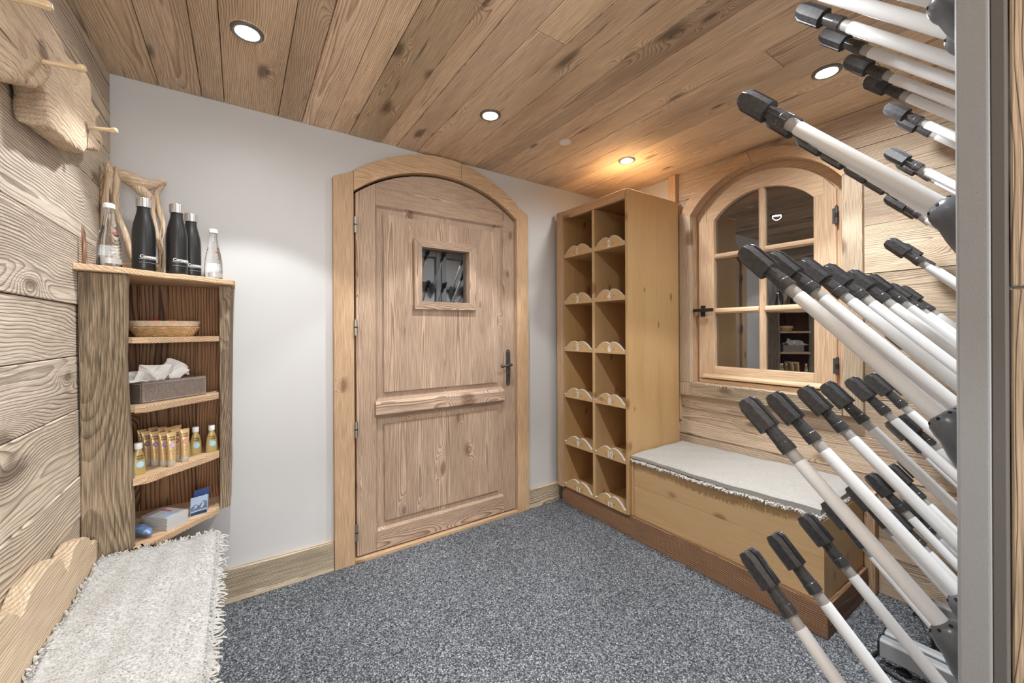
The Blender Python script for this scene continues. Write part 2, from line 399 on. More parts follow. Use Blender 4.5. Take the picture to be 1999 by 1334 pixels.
# back wall: white plaster with an arched door opening
op = [(.44, -.02), (.44, 1.99)]+arc(1.0, .545, 1.99, .175, 14)[1:-1]+[(1.56, 1.99), (1.56, -.02)]
mb = MB().prism([(L-.1, -.02)]+op+[(R+.15, -.02), (R+.15, ZC+.05), (L-.1, ZC+.05)], 'y', D, D+.16)
tag(obj('wall_back', mb, M['plaster']), 'smooth white plaster wall around the arched wooden door', 'wall', kind='structure')

# left wall: weathered boards lying flat
wl = tag(obj('wall_left', MB().box(L-.12, L-.02, HY0, D, -.02, ZC+.03), M['rubber']), 'wall of pale weathered horizontal planks behind the coat rack', 'wall', kind='structure')
zs = [0, .205, .40, .618, .75, .961, 1.13, 1.29, 1.504, 1.731, 1.905, 2.09, ZC]
for i in range(len(zs)-1):
    dx = rnd.uniform(-.004, .002)
    cuts = [HY0, rnd.uniform(-.6, .6), D-.001] if i not in (7,) else [HY0, -.3, 1.15, D-.001]
    for a, b in zip(cuts[:-1], cuts[1:]):
        obj('plank', MB().box(L-.02, L+dx, a+.001, b-.001, zs[i]+.0012, zs[i+1]-.0012), wood('wall', 'yz'), wl, .002, seg=1)

# right wall: boards around the arched window, white plaster in the corner behind the pigeonholes
WY, WH = 1.082, .388                         # window centre line and half width of its opening
wr = MB().box(R+.02, R+.16, HY0, .68, -.02, ZC+.03).box(R+.02, R+.16, 1.49, D, -.02, ZC+.03)
wr.box(R+.02, R+.16, .68, 1.49, -.02, .84).box(R+.02, R+.16, .68, 1.49, 2.15, ZC+.03)
wr.box(R, R+.02, 1.60, D, 0, ZC, 0)
wr = tag(obj('wall_right', wr, M['plaster']), 'window wall of horizontal wood planks with a white plaster corner', 'wall', kind='structure')
def open_y(z, side):
    if z < .83: return None
    if z < 1.95: return WY+side*(WH+.03)
    rr = .505; zc = 2.175-rr
    if z >= zc+rr-.004: return None
    return WY+side*min(WH+.03, math.sqrt(max(0, rr*rr-(z-zc)**2)))
zs = [0, .18, .36, .53, .70, .88, 1.08, 1.27, 1.46, 1.68, 1.87, 2.05, ZC]
for i in range(len(zs)-1):
    z0, z1 = zs[i]+.001, zs[i+1]-.001
    dx = rnd.uniform(-.002, .003)
    cuts = sorted(set([z0, z1]+[z for z in (.8301, 1.95, 2.0, 2.08, 2.12, 2.15, 2.165, 2.1705) if z0 < z < z1]))
    runs = [z for z in cuts if open_y(z, 1) is not None]
    if not runs:
        obj('plank', MB().box(R+dx, R+.02, .077, 1.598, z0, z1), wood('window_wall', 'yz'), wr, .0015, seg=1); continue
    for side, end in ((1, 1.598), (-1, .077)):
        inner = [(open_y(z, side), z) for z in runs]
        if runs[0] > z0: inner = [(WY, z0), (WY, runs[0])]+inner
        if runs[-1] < z1: inner = inner+[(WY, runs[-1]), (WY, z1)]
        obj('plank', MB().prism(inner+[(end, z1), (end, z0)], 'x', R+dx, R+.02), wood('window_wall', 'yz'), wr)

# front wall stub that carries the drying racks, and the hall the viewer stands in
wf = tag(obj('wall_front', MB().box(HX+.012, R+.1, -.09, .07, -.02, ZC+.03), M['plaster']), 'short wall behind the boot drying racks with a rough wooden end', 'wall', kind='structure')
for z0, z1 in ((0, .52), (.523, 1.2565), (1.26, 1.75), (1.753, ZC)):
    obj('plank', MB().box(HX-rnd.uniform(.0, .002), HX+.012, -.095, .0725, z0, z1), wood('window_wall', 'z'), wf, .003, seg=2)
tag(obj('wall_side', MB().box(HX+.02, HX+.15, HY0, -.09, -.02, ZC+.03), M['plaster']), 'white plaster side wall of the hall behind the viewer', 'wall', kind='structure')
tag(obj('wall_rear', MB().box(L-.12, HX+.15, HY0-.12, HY0, -.02, ZC+.03), M['plaster']), 'white plaster end wall of the hall behind the viewer', 'wall', kind='structure')

# skirting
tag(obj('baseboard_left', MB().box(-.30, .386, D-.026, D, 0, .145), wood('skirting', 'x'), bevel=.003), 'strongly grained pale skirting board left of the door', 'skirting', kind='structure')
tag(obj('baseboard_right', MB().box(1.604, 1.868, D-.026, D, 0, .128), wood('skirting', 'x'), bevel=.003), 'short grained skirting board between door and pigeonholes', 'skirting', kind='structure')

# ---------------------------------------------------------------- door
door = thing('door_1', (1.0, D, 0), 'arched panelled wooden door with a small square window and iron handle', 'door', kind='structure')
YA = D-.032
inn = arc(1.0, .514, 1.93, .185, 18); out = arc(1.0, .545, 2.012, .205, 18)
# architrave: two posts with slanted heads, and the arch in two boards
obj('door_post', MB().prism([(.388, 0), (.486, 0), (.486, 2.03), (.388, 1.985)], 'y', YA, D+.02), wood('architrave', 'z'), door, .003)
obj('door_post', MB().prism([(1.511, 0), (1.604, 0), (1.604, 1.98), (1.511, 2.032)], 'y', YA, D+.02), wood('architrave', 'z'), door, .003)
def ztop(x):
    t = (1-(x-1.0)**2/.2700); return 2.032+.19*max(0, t)
def board(pa, pb, n=10):
    xs = [pa+(pb-pa)*i/n for i in range(n+1)]
    rr = (.514**2+.185**2)/(2*.185); zc = 1.93+.185-rr
    zi = lambda x: zc+math.sqrt(rr*rr-(x-1.0)**2)
    return [(x, zi(x)) for x in xs]+[(x, ztop(x)) for x in xs[::-1]]
obj('arch_board', MB().prism(board(.4865, 1.105), 'y', YA-.002, D+.02), wood('architrave', 'x'), door, .003)
obj('arch_board', MB().prism(board(1.1065, 1.5105), 'y', YA-.002, D+.02), wood('architrave', 'x'), door, .003)
# rebate frame behind the posts (dark gap at the hinge side)
obj('door_jamb', MB().box(.455, .484, D+.02, D+.10, 0, 2.0), wood('architrave', 'z'), door)
obj('door_jamb', MB().box(1.524, 1.55, D+.02, D+.10, 0, 2.0), wood('architrave', 'z'), door)
obj('threshold', MB().box(.486, 1.511, D-.030, D+.10, 0, .018), wood('architrave', 'x'), door, .002)
YL, YB = D-.008, D+.034                       # faces of the leaf
def leaf_arc(x):
    rr = (.514**2+.185**2)/(2*.185); zc = 1.93+.185-.012-rr
    return zc+math.sqrt(rr*rr-(x-1.0)**2)
zb = .026
def stile(x0, x1):
    xs = [x0+(x1-x0)*i/4 for i in range(5)]
    return [(x0, zb), (x1, zb)]+[(x, leaf_arc(x)) for x in xs[::-1]]
obj('door_stile', MB().prism(stile(.500, .602), 'y', YL, YB), wood('door', 'z'), door, .002)
obj('door_stile', MB().prism(stile(1.416, 1.508), 'y', YL, YB), wood('door', 'z'), door, .002)
xs = [.6025+(1.4155-.6025)*i/16 for i in range(17)]
obj('door_rail', MB().prism([(.6025, 1.884), (1.4155, 1.884)]+[(x, leaf_arc(x)) for x in xs[::-1]], 'y', YL, YB), wood('door', 'x'), door, .002)
obj('door_rail', MB().box(.6025, 1.4155, YL, YB, zb, .130), wood('door', 'x'), door, .002)
mb = MB().prism([(YL, .742), (YL-.022, .758), (YL-.022, .815), (YL-.012, .829), (YL, .829), (YB, .829), (YB, .742)], 'x', .594, 1.412)
obj('door_rail', mb, wood('door', 'x'), door, .0015)
def fielded(name, z0, z1, hole=None):
    """raised field panel with sloping margin, boarded from narrow staves"""
    x0, x1, yf, ym = .6025, 1.4155, YL+.004, YL+.016
    # sloped margin as a frame of four bevels
    m = .044
    A = [(x0, z0), (x1, z0), (x1, z1), (x0, z1)]; B = [(x0+m, z0+m), (x1-m, z0+m), (x1-m, z1-m), (x0+m, z1-m)]
    q = MB(); b = [(x, YL+.001, z) for x, z in A]; c = [(x0+.012*(1 if x < 1 else 0)-(.012 if x > 1 else 0)+(x-x0), ym, z+(.012 if z == z0 else -.012)) for x, z in A]
    d = [(x, ym-.001, z) for x, z in B]; e = [(x, yf, z) for x, z in B]
    q.add(b+c+d, [(i, (i+1) % 4, 4+(i+1) % 4, 4+i) for i in range(4)]+[(4+i, 4+(i+1) % 4, 8+(i+1) % 4, 8+i) for i in range(4)])
    obj('panel_margin', q, wood('door', 'z'), door)
    n = 6; ed = [x0+m-.001+(x1-x0-2*m+.002)*i/n for i in range(n+1)]
    for i in range(n):
        a, bb = ed[i]+.0002, ed[i+1]-.0002
        spans = [(z0+m, z1-m)]
        if hole and a < hole[1] and bb > hole[0]:
            spans = [(z0+m, hole[2]), (hole[3], z1-m)]
            if a < hole[0]: obj('panel_board', MB().box(a, hole[0], yf, YB-.006, hole[2]+.0002, hole[3]-.0002), wood('door', 'z'), door)
            if bb > hole[1]: obj('panel_board', MB().box(hole[1], bb, yf, YB-.006, hole[2]+.0002, hole[3]-.0002), wood('door', 'z'), door)
        for za, zb_ in spans:
            obj('panel_board', MB().box(a, bb, yf, YB-.006, za, zb_), wood('door', 'z'), door)
fielded('lower', .130, .742)
fielded('upper', .829, 1.884, (.835, 1.18, 1.352, 1.705))
# little window: mitred frame, pane
fx0, fx1, fz0, fz1 = .812, 1.205, 1.328, 1.729; gx0, gx1, gz0, gz1 = .857, 1.160, 1.374, 1.684
YW = YL-.020
for (p, ax) in (([(fx0, fz0), (fx1, fz0), (gx1, gz0), (gx0, gz0)], 'x'), ([(fx0, fz1), (fx1, fz1), (gx1, gz1), (gx0, gz1)], 'x'),
               ([(fx0, fz0), (fx0, fz1), (gx0, gz1), (gx0, gz0)], 'z'), ([(fx1, fz0), (fx1, fz1), (gx1, gz1), (gx1, gz0)], 'z')):
    obj('window_frame', MB().prism(p, 'y', YW, YB), wood('door', ax), door, .002)
obj('window_pane', MB().box(gx0-.004, gx1+.004, YB-.02, YB-.015, gz0-.004, gz1+.004), M['glass'], door)
for z in (1.754, 1.224, .697, .165):
    h = obj('hinge', MB().tube([(.4925, YA-.004, z-.041), (.4925, YA-.004, z+.041)], .0085, 10).box(.487, .500, YA+.004, YA+.008, z-.038, z+.038), M['nickel'], door, smooth=True)
    obj('hinge_knuckle', MB().tube([(.4925, YA-.004, z-.002), (.4925, YA-.004, z+.004)], .0092, 10), M['dark_iron'], h, smooth=True)
pl = [(1.437+.013+.0145*math.cos(a), 1.062+.02*math.sin(a)) for a in [PI*i/8 for i in range(9)]]+[(1.45+.0145*math.cos(a), .868+.02*math.sin(a)) for a in [PI+PI*i/8 for i in range(9)]]
hp = obj('handle_plate', MB().prism(pl, 'y', YL-.007, YL), M['iron'], door, .0015)
hl = MB().tube([(1.45, YL, .984), (1.45, YL-.045, .984), (1.445, YL-.05, .984), (1.40, YL-.052, .980), (1.385, YL-.052, .979)], [.010, .009, .009, .0075, .007], 10)
hl.tube([(1.388, YL-.052, .979), (1.384, YL-.052, .979), (1.376, YL-.052, .979), (1.369, YL-.052, .979), (1.366, YL-.052, .979)], [.006, .0105, .012, .010, .004], 10)
hl.tube([(1.45, YL-.008, .984), (1.45, YL-.018, .984)], [.014, .013], 12)
obj('lever', hl, M['iron'], hp, smooth=True)
obj('keyhole', MB().tube([(1.45, YL-.0065, .915), (1.45, YL-.0078, .915)], .006, 10).box(1.448, 1.452, YL-.0078, YL-.0065, .896, .912), M['hole'], hp)
for z in (1.066, .864): obj('screw', MB().tube([(1.45, YL-.006, z), (1.45, YL-.0095, z)], [.005, .003], 8), M['nickel'], hp, smooth=True)

# ---------------------------------------------------------------- window
win = thing('window_1', (R, WY, .82), 'arched wooden window with six dark panes beside the pigeonholes', 'window', kind='structure')
XA = R-.03
w_in = arc(WY, WH, 1.93, .207, 20)
rO, zO = .4675+.075, 2.137-.4675
n = 20
def ring_pts(r, zc, a0, a1, n=12): return [(WY+r*math.sin(a0+(a1-a0)*i/n), zc+r*math.cos(a0+(a1-a0)*i/n)) for i in range(n+1)]
am = math.asin(WH/.4675)
for a0, a1 in ((-am, .03), (.033, am)):
    obj('arch_board', MB().prism(ring_pts(.4675, zO, a0, a1)+[(1.106-.5*math.sin(t), 1.703+.5*math.cos(t)) for t in [(-1.058+(a+am)/(2*am)*2.116)*-1 for a in [a1+(a0-a1)*i/12 for i in range(13)]]], 'x', XA, R+.004), wood('architrave', 'y'), win, .002)
obj('window_post', MB().prism([(WY+WH, .868), (1.548, .868), (1.548, 1.955), (WY+WH, 1.930)], 'x', XA, R+.004), wood('window_wall', 'zy'), win, .003)
obj('window_post', MB().prism([(WY-WH, .790), (.618, .790), (.618, 1.907), (.668, 1.944), (WY-WH+.0, 1.930)], 'x', XA, R+.004), wood('window_wall', 'zy'), win, .003)
obj('window_post', MB().box(XA, R+.004, 1.4735, 1.548, .785, .8675), wood('window_wall', 'zy'), win, .003)
obj('window_sill', MB().box(XA-.004, R+.06, .695, 1.473, .788, .868), wood('skirting', 'yz'), win, .003)
# reveal: lining boards, curved soffit
XS = R+.05
obj('reveal', MB().box(R+.004, XS+.06, WY+WH, WY+WH+.02, .868, 1.94), wood('architrave', 'zy'), win)
obj('reveal', MB().box(R+.004, XS+.06, WY-WH-.02, WY-WH, .868, 1.94), wood('architrave', 'zy'), win)
obj('reveal', MB().prism(ring_pts(.4675, zO, -am, am, 20)+ring_pts(.49, zO, -am, am, 20)[::-1], 'x', R+.0045, XS+.06), wood('architrave', 'xz'), win)
# fixed frame and opening sash
sy0, sy1 = .736, 1.453
so = arc((sy0+sy1)/2, (sy1-sy0)/2, 1.90, .204, 20); si = arc(1.093, .262, 1.884, .124, 20)
sc = (sy0+sy1)/2
fo = arc(WY, WH+.006, 1.925, .218, 20)
obj('window_frame', MB().prism(fo+so[::-1], 'x', XS+.008, XS+.055), wood('sash', 'yz'), win)
obj('window_frame', MB().box(XS+.0092, XS+.054, sy1, WY+WH+.006, .868, 1.946), wood('sash', 'zy'), win)
obj('window_frame', MB().box(XS+.0092, XS+.054, WY-WH-.006, sy0, .868, 1.946), wood('sash', 'zy'), win)
obj('window_frame', MB().box(XS-.012, XS+.055, WY-WH+.02, WY+WH-.02, .868, .893), wood('sash', 'yz'), win, .003)
gy0, gy1, gz0 = .831, 1.355, .976
mid = [(y, z) for y, z in so]
obj('sash_head', MB().prism([p for p in so if sy0+.05 < p[0] < sy1-.05]+[(sy1-.05, si[-1][1]), (gy1, si[-1][1])]+si[::-1]+[(gy0, si[0][1]), (sy0+.05, si[0][1])], 'x', XS-.008, XS+.045), wood('sash', 'yz'), win, .002)
def sash_z(y):
    h = (sy1-sy0)/2; rr = (h*h+.204**2)/(2*.204); return 1.90+.204-rr+math.sqrt(max(0, rr*rr-(y-sc)**2))
obj('sash_stile', MB().prism([(gy1, .897), (sy1, .897), (sy1, 1.90), (sy1-.05, sash_z(sy1-.05)), (sy1-.05, 1.884), (gy1, 1.884)], 'x', XS-.009, XS+.045), wood('sash', 'zy'), win, .002)
obj('sash_stile', MB().prism([(gy0, .897), (sy0, .897), (sy0, 1.90), (sy0+.05, sash_z(sy0+.05)), (sy0+.05, 1.884), (gy0, 1.884)], 'x', XS-.009, XS+.045), wood('sash', 'zy'), win, .002)
obj('sash_rail', MB().prism([(XS-.009, .897), (XS-.020, .903), (XS-.020, .915), (XS-.009, .930), (XS-.009, gz0), (XS+.045, gz0), (XS+.045, .897)], 'y', gy0, gy1) if False else
    MB().box(XS-.009, XS+.045, gy0+.0005, gy1-.0005, .897, gz0), wood('sash', 'yz'), win, .002)
obj('drip_bar', MB().prism([(0, 0), (.014, .004), (.014, .018), (0, .028)], 'x', 0, 1) if False else
    MB().add([(XS-.009, y, z) for y in (sy0+.03, sy1-.03) for z in (.900, .926)]+[(XS-.026, y, z) for y in (sy0+.03, sy1-.03) for z in (.902, .912)],
             [(0, 1, 5, 4), (2, 6, 7, 3), (0, 4, 6, 2), (1, 3, 7, 5), (4, 5, 7, 6), (0, 2, 3, 1)]), wood('sash', 'yz'), win)
# glazing beads, muntins, panes
bars_y = 1.083
zt = lambda y: 1.884+.124-((.262**2+.124**2)/(2*.124))+math.sqrt(((.262**2+.124**2)/(2*.124))**2-(y-1.093)**2)
def bar(p0, p1):
    (y0, z0), (y1, z1) = p0, p1; a = .017; b = .007
    vert = abs(z1-z0) > abs(y1-y0)
    sec = [(-a, XS+.030), (-a, XS+.006), (-b, XS-.004), (b, XS-.004), (a, XS+.006), (a, XS+.030)]
    if vert: vs = [(x, y0+t, z) for z in (z0, z1) for t, x in sec]
    else: vs = [(x, y, z0+t) for y in (y0, y1) for t, x in sec]
    return MB().add(vs, [tuple(range(6)), tuple(range(11, 5, -1))]+[(i, i+6, (i+1) % 6+6, (i+1) % 6) for i in range(6)])
obj('muntin', bar((bars_y, gz0), (bars_y, zt(bars_y)+.002)), wood('sash', 'zy'), win, .001)
for z in (1.659, 1.321):
    obj('muntin', bar((gy0, z), (bars_y-.0172, z)), wood('sash', 'yz'), win, .001)
    obj('muntin', bar((bars_y+.0172, z), (gy1, z)), wood('sash', 'yz'), win, .001)
XG = XS+.020
for (a, b) in ((gy0, bars_y), (bars_y, gy1)):
    for (c, d) in ((gz0, 1.321), (1.321, 1.659)):
        obj('pane', MB().box(XG, XG+.005, a+.002, b-.002, c+.002, d-.002), M['glass'], win)
    top = [(y, zt(min(max(y, .833), 1.353))+.004) for y in [a+.002+(b-a-.004)*i/10 for i in range(11)]]
    obj('pane', MB().prism([(a+.002, 1.661), (b-.002, 1.661)]+top[::-1], 'x', XG, XG+.005), M['glass'], win)
for z in (1.765, 1.02):
    h = obj('hinge', MB().tube([(XS-.014, .733, z-.042), (XS-.014, .733, z+.042)], .008, 10).tube([(XS-.014, .733, z+.042), (XS-.014, .733, z+.046), (XS-.014, .733, z+.052)], [.005, .006, .002], 8)
            .box(XS-.010, XS-.006, .735, .752, z-.038, z+.038), M['iron'], win, smooth=True)
    obj('hinge_knuckle', MB().tube([(XS-.014, .733, z-.012), (XS-.014, .733, z+.012)], .0088, 10), M['dark_iron'], h, smooth=True)
hp = obj('handle_plate', MB().box(XS-.015, XS-.009, 1.410, 1.440, 1.288, 1.358), M['dark_iron'], win, .003)
obj('lever', MB().box(XS-.05, XS-.015, 1.416, 1.434, 1.318, 1.336).box(XS-.055, XS-.041, 1.340, 1.468, 1.3165, 1.3375), M['dark_iron'], hp, .003)

tag(obj('trim_1', MB().box(R-.04, R-.0005, 1.566, 1.619, .002, ZC-.001), wood('architrave', 'zy'), bevel=.003), 'square wooden batten standing between pigeonholes and window', 'trim', kind='structure')
tag(obj('trim_2', MB().box(R-.024, R-.0005, 1.549, 1.5655, .62, 2.03), wood('architrave', 'zy'), bevel=.002), 'thin wooden strip beside the left post of the window', 'trim', kind='structure')

# plinth under pigeonholes and storage bench
pln = thing('baseboard_plinth', (1.9, 1.3, 0), 'dark brown plinth with bold pale grain under pigeonholes and storage bench', 'plinth', kind='structure')
obj('plinth_board', MB().box(1.872, 1.896, .597, 2.140, 0, .124), wood('plinth', 'yz'), pln, .003)
obj('plinth_board', MB().box(1.8965, 2.345, .597, .618, 0, .124), wood('plinth', 'xz'), pln, .003)

# ================================================================== CEILING FITTINGS
places = ['left of the door', 'in front of the door arch', 'above the pigeonholes', 'above the boot drying racks', 'beyond the frame over the middle', 'added out of view over the left bench']
for (x, y), pn in zip(SPOTS, places):
    t = thing('recessed_downlight', (x, y, ZC), 'round lit recessed downlight in the plank ceiling '+pn, 'downlight', 'ceiling downlights')
    q = MB(); n = 28
    for r, z in ((.036, -.001), (.036, -.006), (.043, -.008), (.049, -.004), (.050, .001)):
        q.v += [(x+r*math.cos(2*PI*j/n), y+r*math.sin(2*PI*j/n), ZC+z) for j in range(n)]
    for i in range(4):
        for j in range(n): q.f.append((i*n+j, i*n+(j+1) % n, (i+1)*n+(j+1) % n, (i+1)*n+j)); q.m.append(0)
    obj('bezel', q, M['ring'], t, smooth=True)
    obj('lens', MB().tube([(x, y, ZC-.0005), (x, y, ZC-.003)], [.0355, .0355], 24), M['glow'], t)
tag(obj('ceiling_sensor', MB().tube([(1.458, 1.628, ZC+.001), (1.458, 1.628, ZC-.006), (1.458, 1.628, ZC-.009)], [.031, .031, .024], 24), M['sensor'], smooth=True), 'small flat white disc on the plank ceiling before the pigeonholes', 'sensor')

# ================================================================== PIGEONHOLE CABINET
cb = thing('pigeonhole_cabinet', (2.1, 1.85, .124), 'tall honey pine cabinet of twelve numbered pigeonholes in the corner', 'cabinet')
XC, XB = 1.862, R-.045
obj('side_panel', MB().box(XC, XB, 1.542, 1.564, .126, 2.030), wood('honey', 'z'), cb, .002)
obj('side_panel', MB().box(XC+.004, XB, 2.096, 2.112, .126, 2.020), wood('honey', 'z'), cb)
obj('corner_stile', MB().box(XC-.012, XC+.010, 2.098, 2.162, .118, 2.030), wood('architrave', 'zy'), cb, .002)
obj('partition', MB().box(XC, XB-.015, 1.808, 1.830, .126, 1.974), wood('honey_pale', 'z'), cb, .001)
obj('top_rail', MB().box(XC-.006, XC+.016, 1.5645, 2.0975, 1.974, 2.030), wood('architrave', 'yz'), cb, .002)
obj('top_board', MB().box(XC+.017, XB, 1.5645, 2.0955, 2.012, 2.028), wood('honey', 'y'), cb)
bed = [1.566, 1.70, 1.83, 1.97, 2.095]
for a, b in zip(bed[:-1], bed[1:]):
    obj('back_board', MB().box(XB-.014, XB-.001, a+.0003, b-.0003, .126, 2.011), wood('honey', 'z'), cb)
tiers = [1.705, 1.3835, 1.0625, .7445, .4185, .126]
cols = [(1.831, 2.0955), (1.5645, 1.8075)]
for ti, z in enumerate(tiers):
    for ci, (a, b) in enumerate(cols):
        obj('shelf_board', MB().box(XC+.014, XB-.015, a, b, z, z+.016), wood('honey', 'y'), cb)
        wdt = b-a; cy = (a+b)/2
        hb = .0 if ti < 5 else -.004
        half = [(0, .021), (.025, .017), (.055, .019), (.09, .028), (.14, .041), (.20, .052), (.26, .061), (.32, .066), (.38, .067), (.43, .064), (.465, .058), (.5, .054)]
        prof = [(-.5+u, h) for u, h in half]+[(.5-u, h) for u, h in half[-2::-1]]
        prof = [(cy-u*wdt, z+h+.004) for u, h in prof]
        nb = obj('number_board', MB().prism([(b, z-.001)]+prof+[(a, z-.001)], 'x', XC-.001, XC+.0135), wood('honey_pale', 'yz'), cb, .001, seg=1)
        # white line along the scalloped edge
        q = MB()
        for (y0, h0), (y1, h1) in zip(prof[:-1], prof[1:]):
            q.add([(XC-.0022, y0, h0+.0006), (XC-.0022, y1, h1+.0006), (XC-.0022, y1, h1-.0024), (XC-.0022, y0, h0-.0024),
                   (XC+.010, y0, h0+.0006), (XC+.010, y1, h1+.0006)], [(0, 3, 2, 1), (0, 1, 5, 4)])
        obj('edge_line', q, M['white_print'], nb)
        num = str(2*ti+ci+1)
        tm = text_mb(num, .058, .0006, .0018)
        zz = z+.009 if ti < 5 else z-.010
        xform(tm, lambda x, y, q_: (XC-.0018-q_, cy-x*.8, zz+y))
        if ti == 5: xform(tm, lambda x, y, q_: (x, y, max(q_, .1262)))
        obj('number', tm, M['white_print'], nb)
        lr = random.Random(100+ti*2+ci)
        def leaf(mbx, y, zc, ln, an, wd):
            c, s = math.cos(an), math.sin(an); P = [(-ln/2, 0), (0, wd/2), (ln/2, 0), (0, -wd/2)]
            mbx.add([(XC-.0022, y+p*c-q_*s, zc+p*s+q_*c) for p, q_ in P], [(0, 1, 2, 3)])
        yl, dk = MB(), MB()
        for sgn in (-1, 1):
            for j in range(4):
                leaf(yl, cy+sgn*(.045+.015*j), z+.026+lr.uniform(-.008, .010)-.002*j, .012, sgn*lr.uniform(-1.2, 1.2), .0035)
            for j in range(3): leaf(dk, cy+sgn*(.028+.004*j), z+.020+.006*j+lr.uniform(-.003, .003), .008, lr.uniform(-1, 1), .004)
        obj('painted_vine', yl, M['yellow_print'], nb); obj('painted_vine', dk, M['brown_print'], nb)

# ================================================================== STORAGE BENCH (right) with its pad
sb = thing('storage_bench', (2.1, 1.08, .124), 'honey pine box bench under the window beside the pigeonholes', 'bench')
obj('front_panel', MB().box(1.892, 1.914, .614, 1.541, .125, .300), wood('honey_pale', 'yz'), sb, .001)
obj('front_panel', MB().box(1.892, 1.914, .614, 1.541, .301, .447), wood('honey_pale', 'yz'), sb, .001)
obj('end_panel', MB().box(1.9145, 2.372, .614, .636, .125, .447), wood('honey_pale', 'z'), sb, .001)
obj('lid', MB().box(1.884, 2.372, .620, 1.541, .4475, .463), wood('honey', 'y'), sb, .002)
obj('back_leg', MB().box(2.352, 2.396, .574, .6125, .0, .462), wood('architrave', 'zy'), sb, .002)
obj('corner_batten', MB().box(1.884, 1.8915, 1.5285, 1.541, .126, .447), wood('honey_pale', 'z'), sb)

def pad(name, outline_fn, nu, nv, zbot, mat, lab, cat):
    """soft quilted slab: outline_fn(u,v) gives the top point; rounded rim"""
    q = MB(); idx = {}
    for i in range(nu+1):
        for j in range(nv+1):
            u, v = i/nu, j/nv
            p = Vector(outline_fn(u, v))
            e = min(u*nu, (1-u)*nu, v*nv, (1-v)*nv)
            p.z -= .012*max(0, 1-e)**2
            idx[i, j] = len(q.v); q.v.append(tuple(p))
    top = len(q.v)
    for i in range(nu):
        for j in range(nv): q.f.append((idx[i, j], idx[i+1, j], idx[i+1, j+1], idx[i, j+1])); q.m.append(0)
    rim = [(i, 0) for i in range(nu)]+[(nu, j) for j in range(nv)]+[(i, nv) for i in range(nu, 0, -1)]+[(0, j) for j in range(nv, 0, -1)]
    low = []
    for k_ in rim:
        p = Vector(q.v[idx[k_]]); low.append(len(q.v)); q.v.append((p.x, p.y, zbot))
    for a in range(len(rim)):
        b = (a+1) % len(rim); q.f.append((idx[rim[a]], low[a], low[b], idx[rim[b]])); q.m.append(0)
    q.f.append(tuple(low)); q.m.append(0)
    o = obj(name, q, mat, smooth=True)
    return tag(o, lab, cat)
rr_ = random.Random(5)
def felt_top(u, v):      # u along the bench from the cabinet, v from the wall to the front
    y = 1.536-u*.918; x = 2.366-v*.494+.004*math.sin(u*9)
    z = .492+.016*u-.006*math.sin(PI*u)*v+.0015*math.sin(u*31+v*17)
    return (x, y, z)
fp = pad('bench_pad', felt_top, 46, 22, .464, M['felt'], 'flat grey white felt pad on the storage bench under the window', 'cushion')
for v in fp.data.vertices: pass
def curl(q, base, out, dn, ln, r, rg):
    """one twisted wool end"""
    p = Vector(base); pts = [p.copy()]
    d = (Vector(out)+Vector((0, 0, -dn))).normalized()
    for i in range(4):
        d = (d+Vector((rg.uniform(-.6, .6), rg.uniform(-.6, .6), rg.uniform(-.6, .4)))*1.0).normalized()
        p = p+d*ln/4; pts.append(p.copy())
    q.tube(pts, [r, r*1.1, r*1.05, r*.95, r*.6], 5)
q = MB(); rg = random.Random(3)
for i in range(230):
    u = i/229; x, y, z = felt_top(u, 1.0)
    for _ in range(2): curl(q, (x+.003, y+rg.uniform(-.003, .003), z-.036+rg.uniform(-.004, .002)), (-.5, rg.uniform(-1, 1), 0), .5, rg.uniform(.012, .019), rg.uniform(.0024, .0036), rg)
for i in range(58):
    v = .04+i/60; x, y, z = felt_top(1, v)
    curl(q, (x, y+.002, z-.034), (rg.uniform(-.5, .5), -1, 0), .5, rg.uniform(.014, .024), .0024, rg)
q.v = [(x, max(y, .6165) if x > 2.338 else y, z) for x, y, z in q.v]
q.v = [(min(x, 1.8815) if (z < .466 and y > .635) else x, min(y, 1.539) if y > .7 else (min(y, .6095) if z < .466 and 1.8815 < x < 2.338 and y <= .635 else y), z) for x, y, z in q.v]
o = obj('fringe', q, M['fringe'], fp, smooth=True); o['kind'] = 'stuff'; o['label'] = 'curled wool fringe'

# ================================================================== LEFT BENCH, its carved back, its rug
lb = thing('long_bench', (-.23, .7, 0), 'long wooden bench along the left plank wall under a white wool rug', 'bench')
obj('seat_board', MB().box(L+.002, -.085, -1.2, 1.792, .405, .442), wood('bench', 'y'), lb, .004)
obj('front_board', MB().box(-.112, -.090, -1.2, 1.790, .26, .4045), wood('bench', 'yz'), lb, .003)
for y in (1.72, .25, -1.15):
    obj('leg', MB().box(-.40, -.115, y-.025, y+.025, 0, .4045), wood('bench', 'zy'), lb, .004)
pf = [(1.79, .445), (1.79, .548), (1.765, .558), (1.745, .552), (1.715, .585), (1.68, .603), (1.62, .617), (1.575, .612), (1.545, .588), (1.532, .578), (1.515, .590), (1.495, .625), (1.47, .640), (1.40, .649), (1.335, .650), (1.31, .640), (1.275, .618),
      (1.262, .612), (1.245, .630), (1.21, .652), (1.12, .668), (1.02, .672), (.98, .65), (.95, .612), (.93, .605), (.90, .64), (.84, .665), (.70, .67), (.62, .64), (.59, .605), (.55, .64), (.45, .665), (.30, .66), (.2, .63), (0, .65), (-.3, .64), (-.6, .66), (-1.0, .62), (-1.2, .60), (-1.2, .445)]
obj('carved_back', MB().prism(pf, 'x', L+.004, -.378), wood('bench', 'yz'), lb, .005, seg=3)

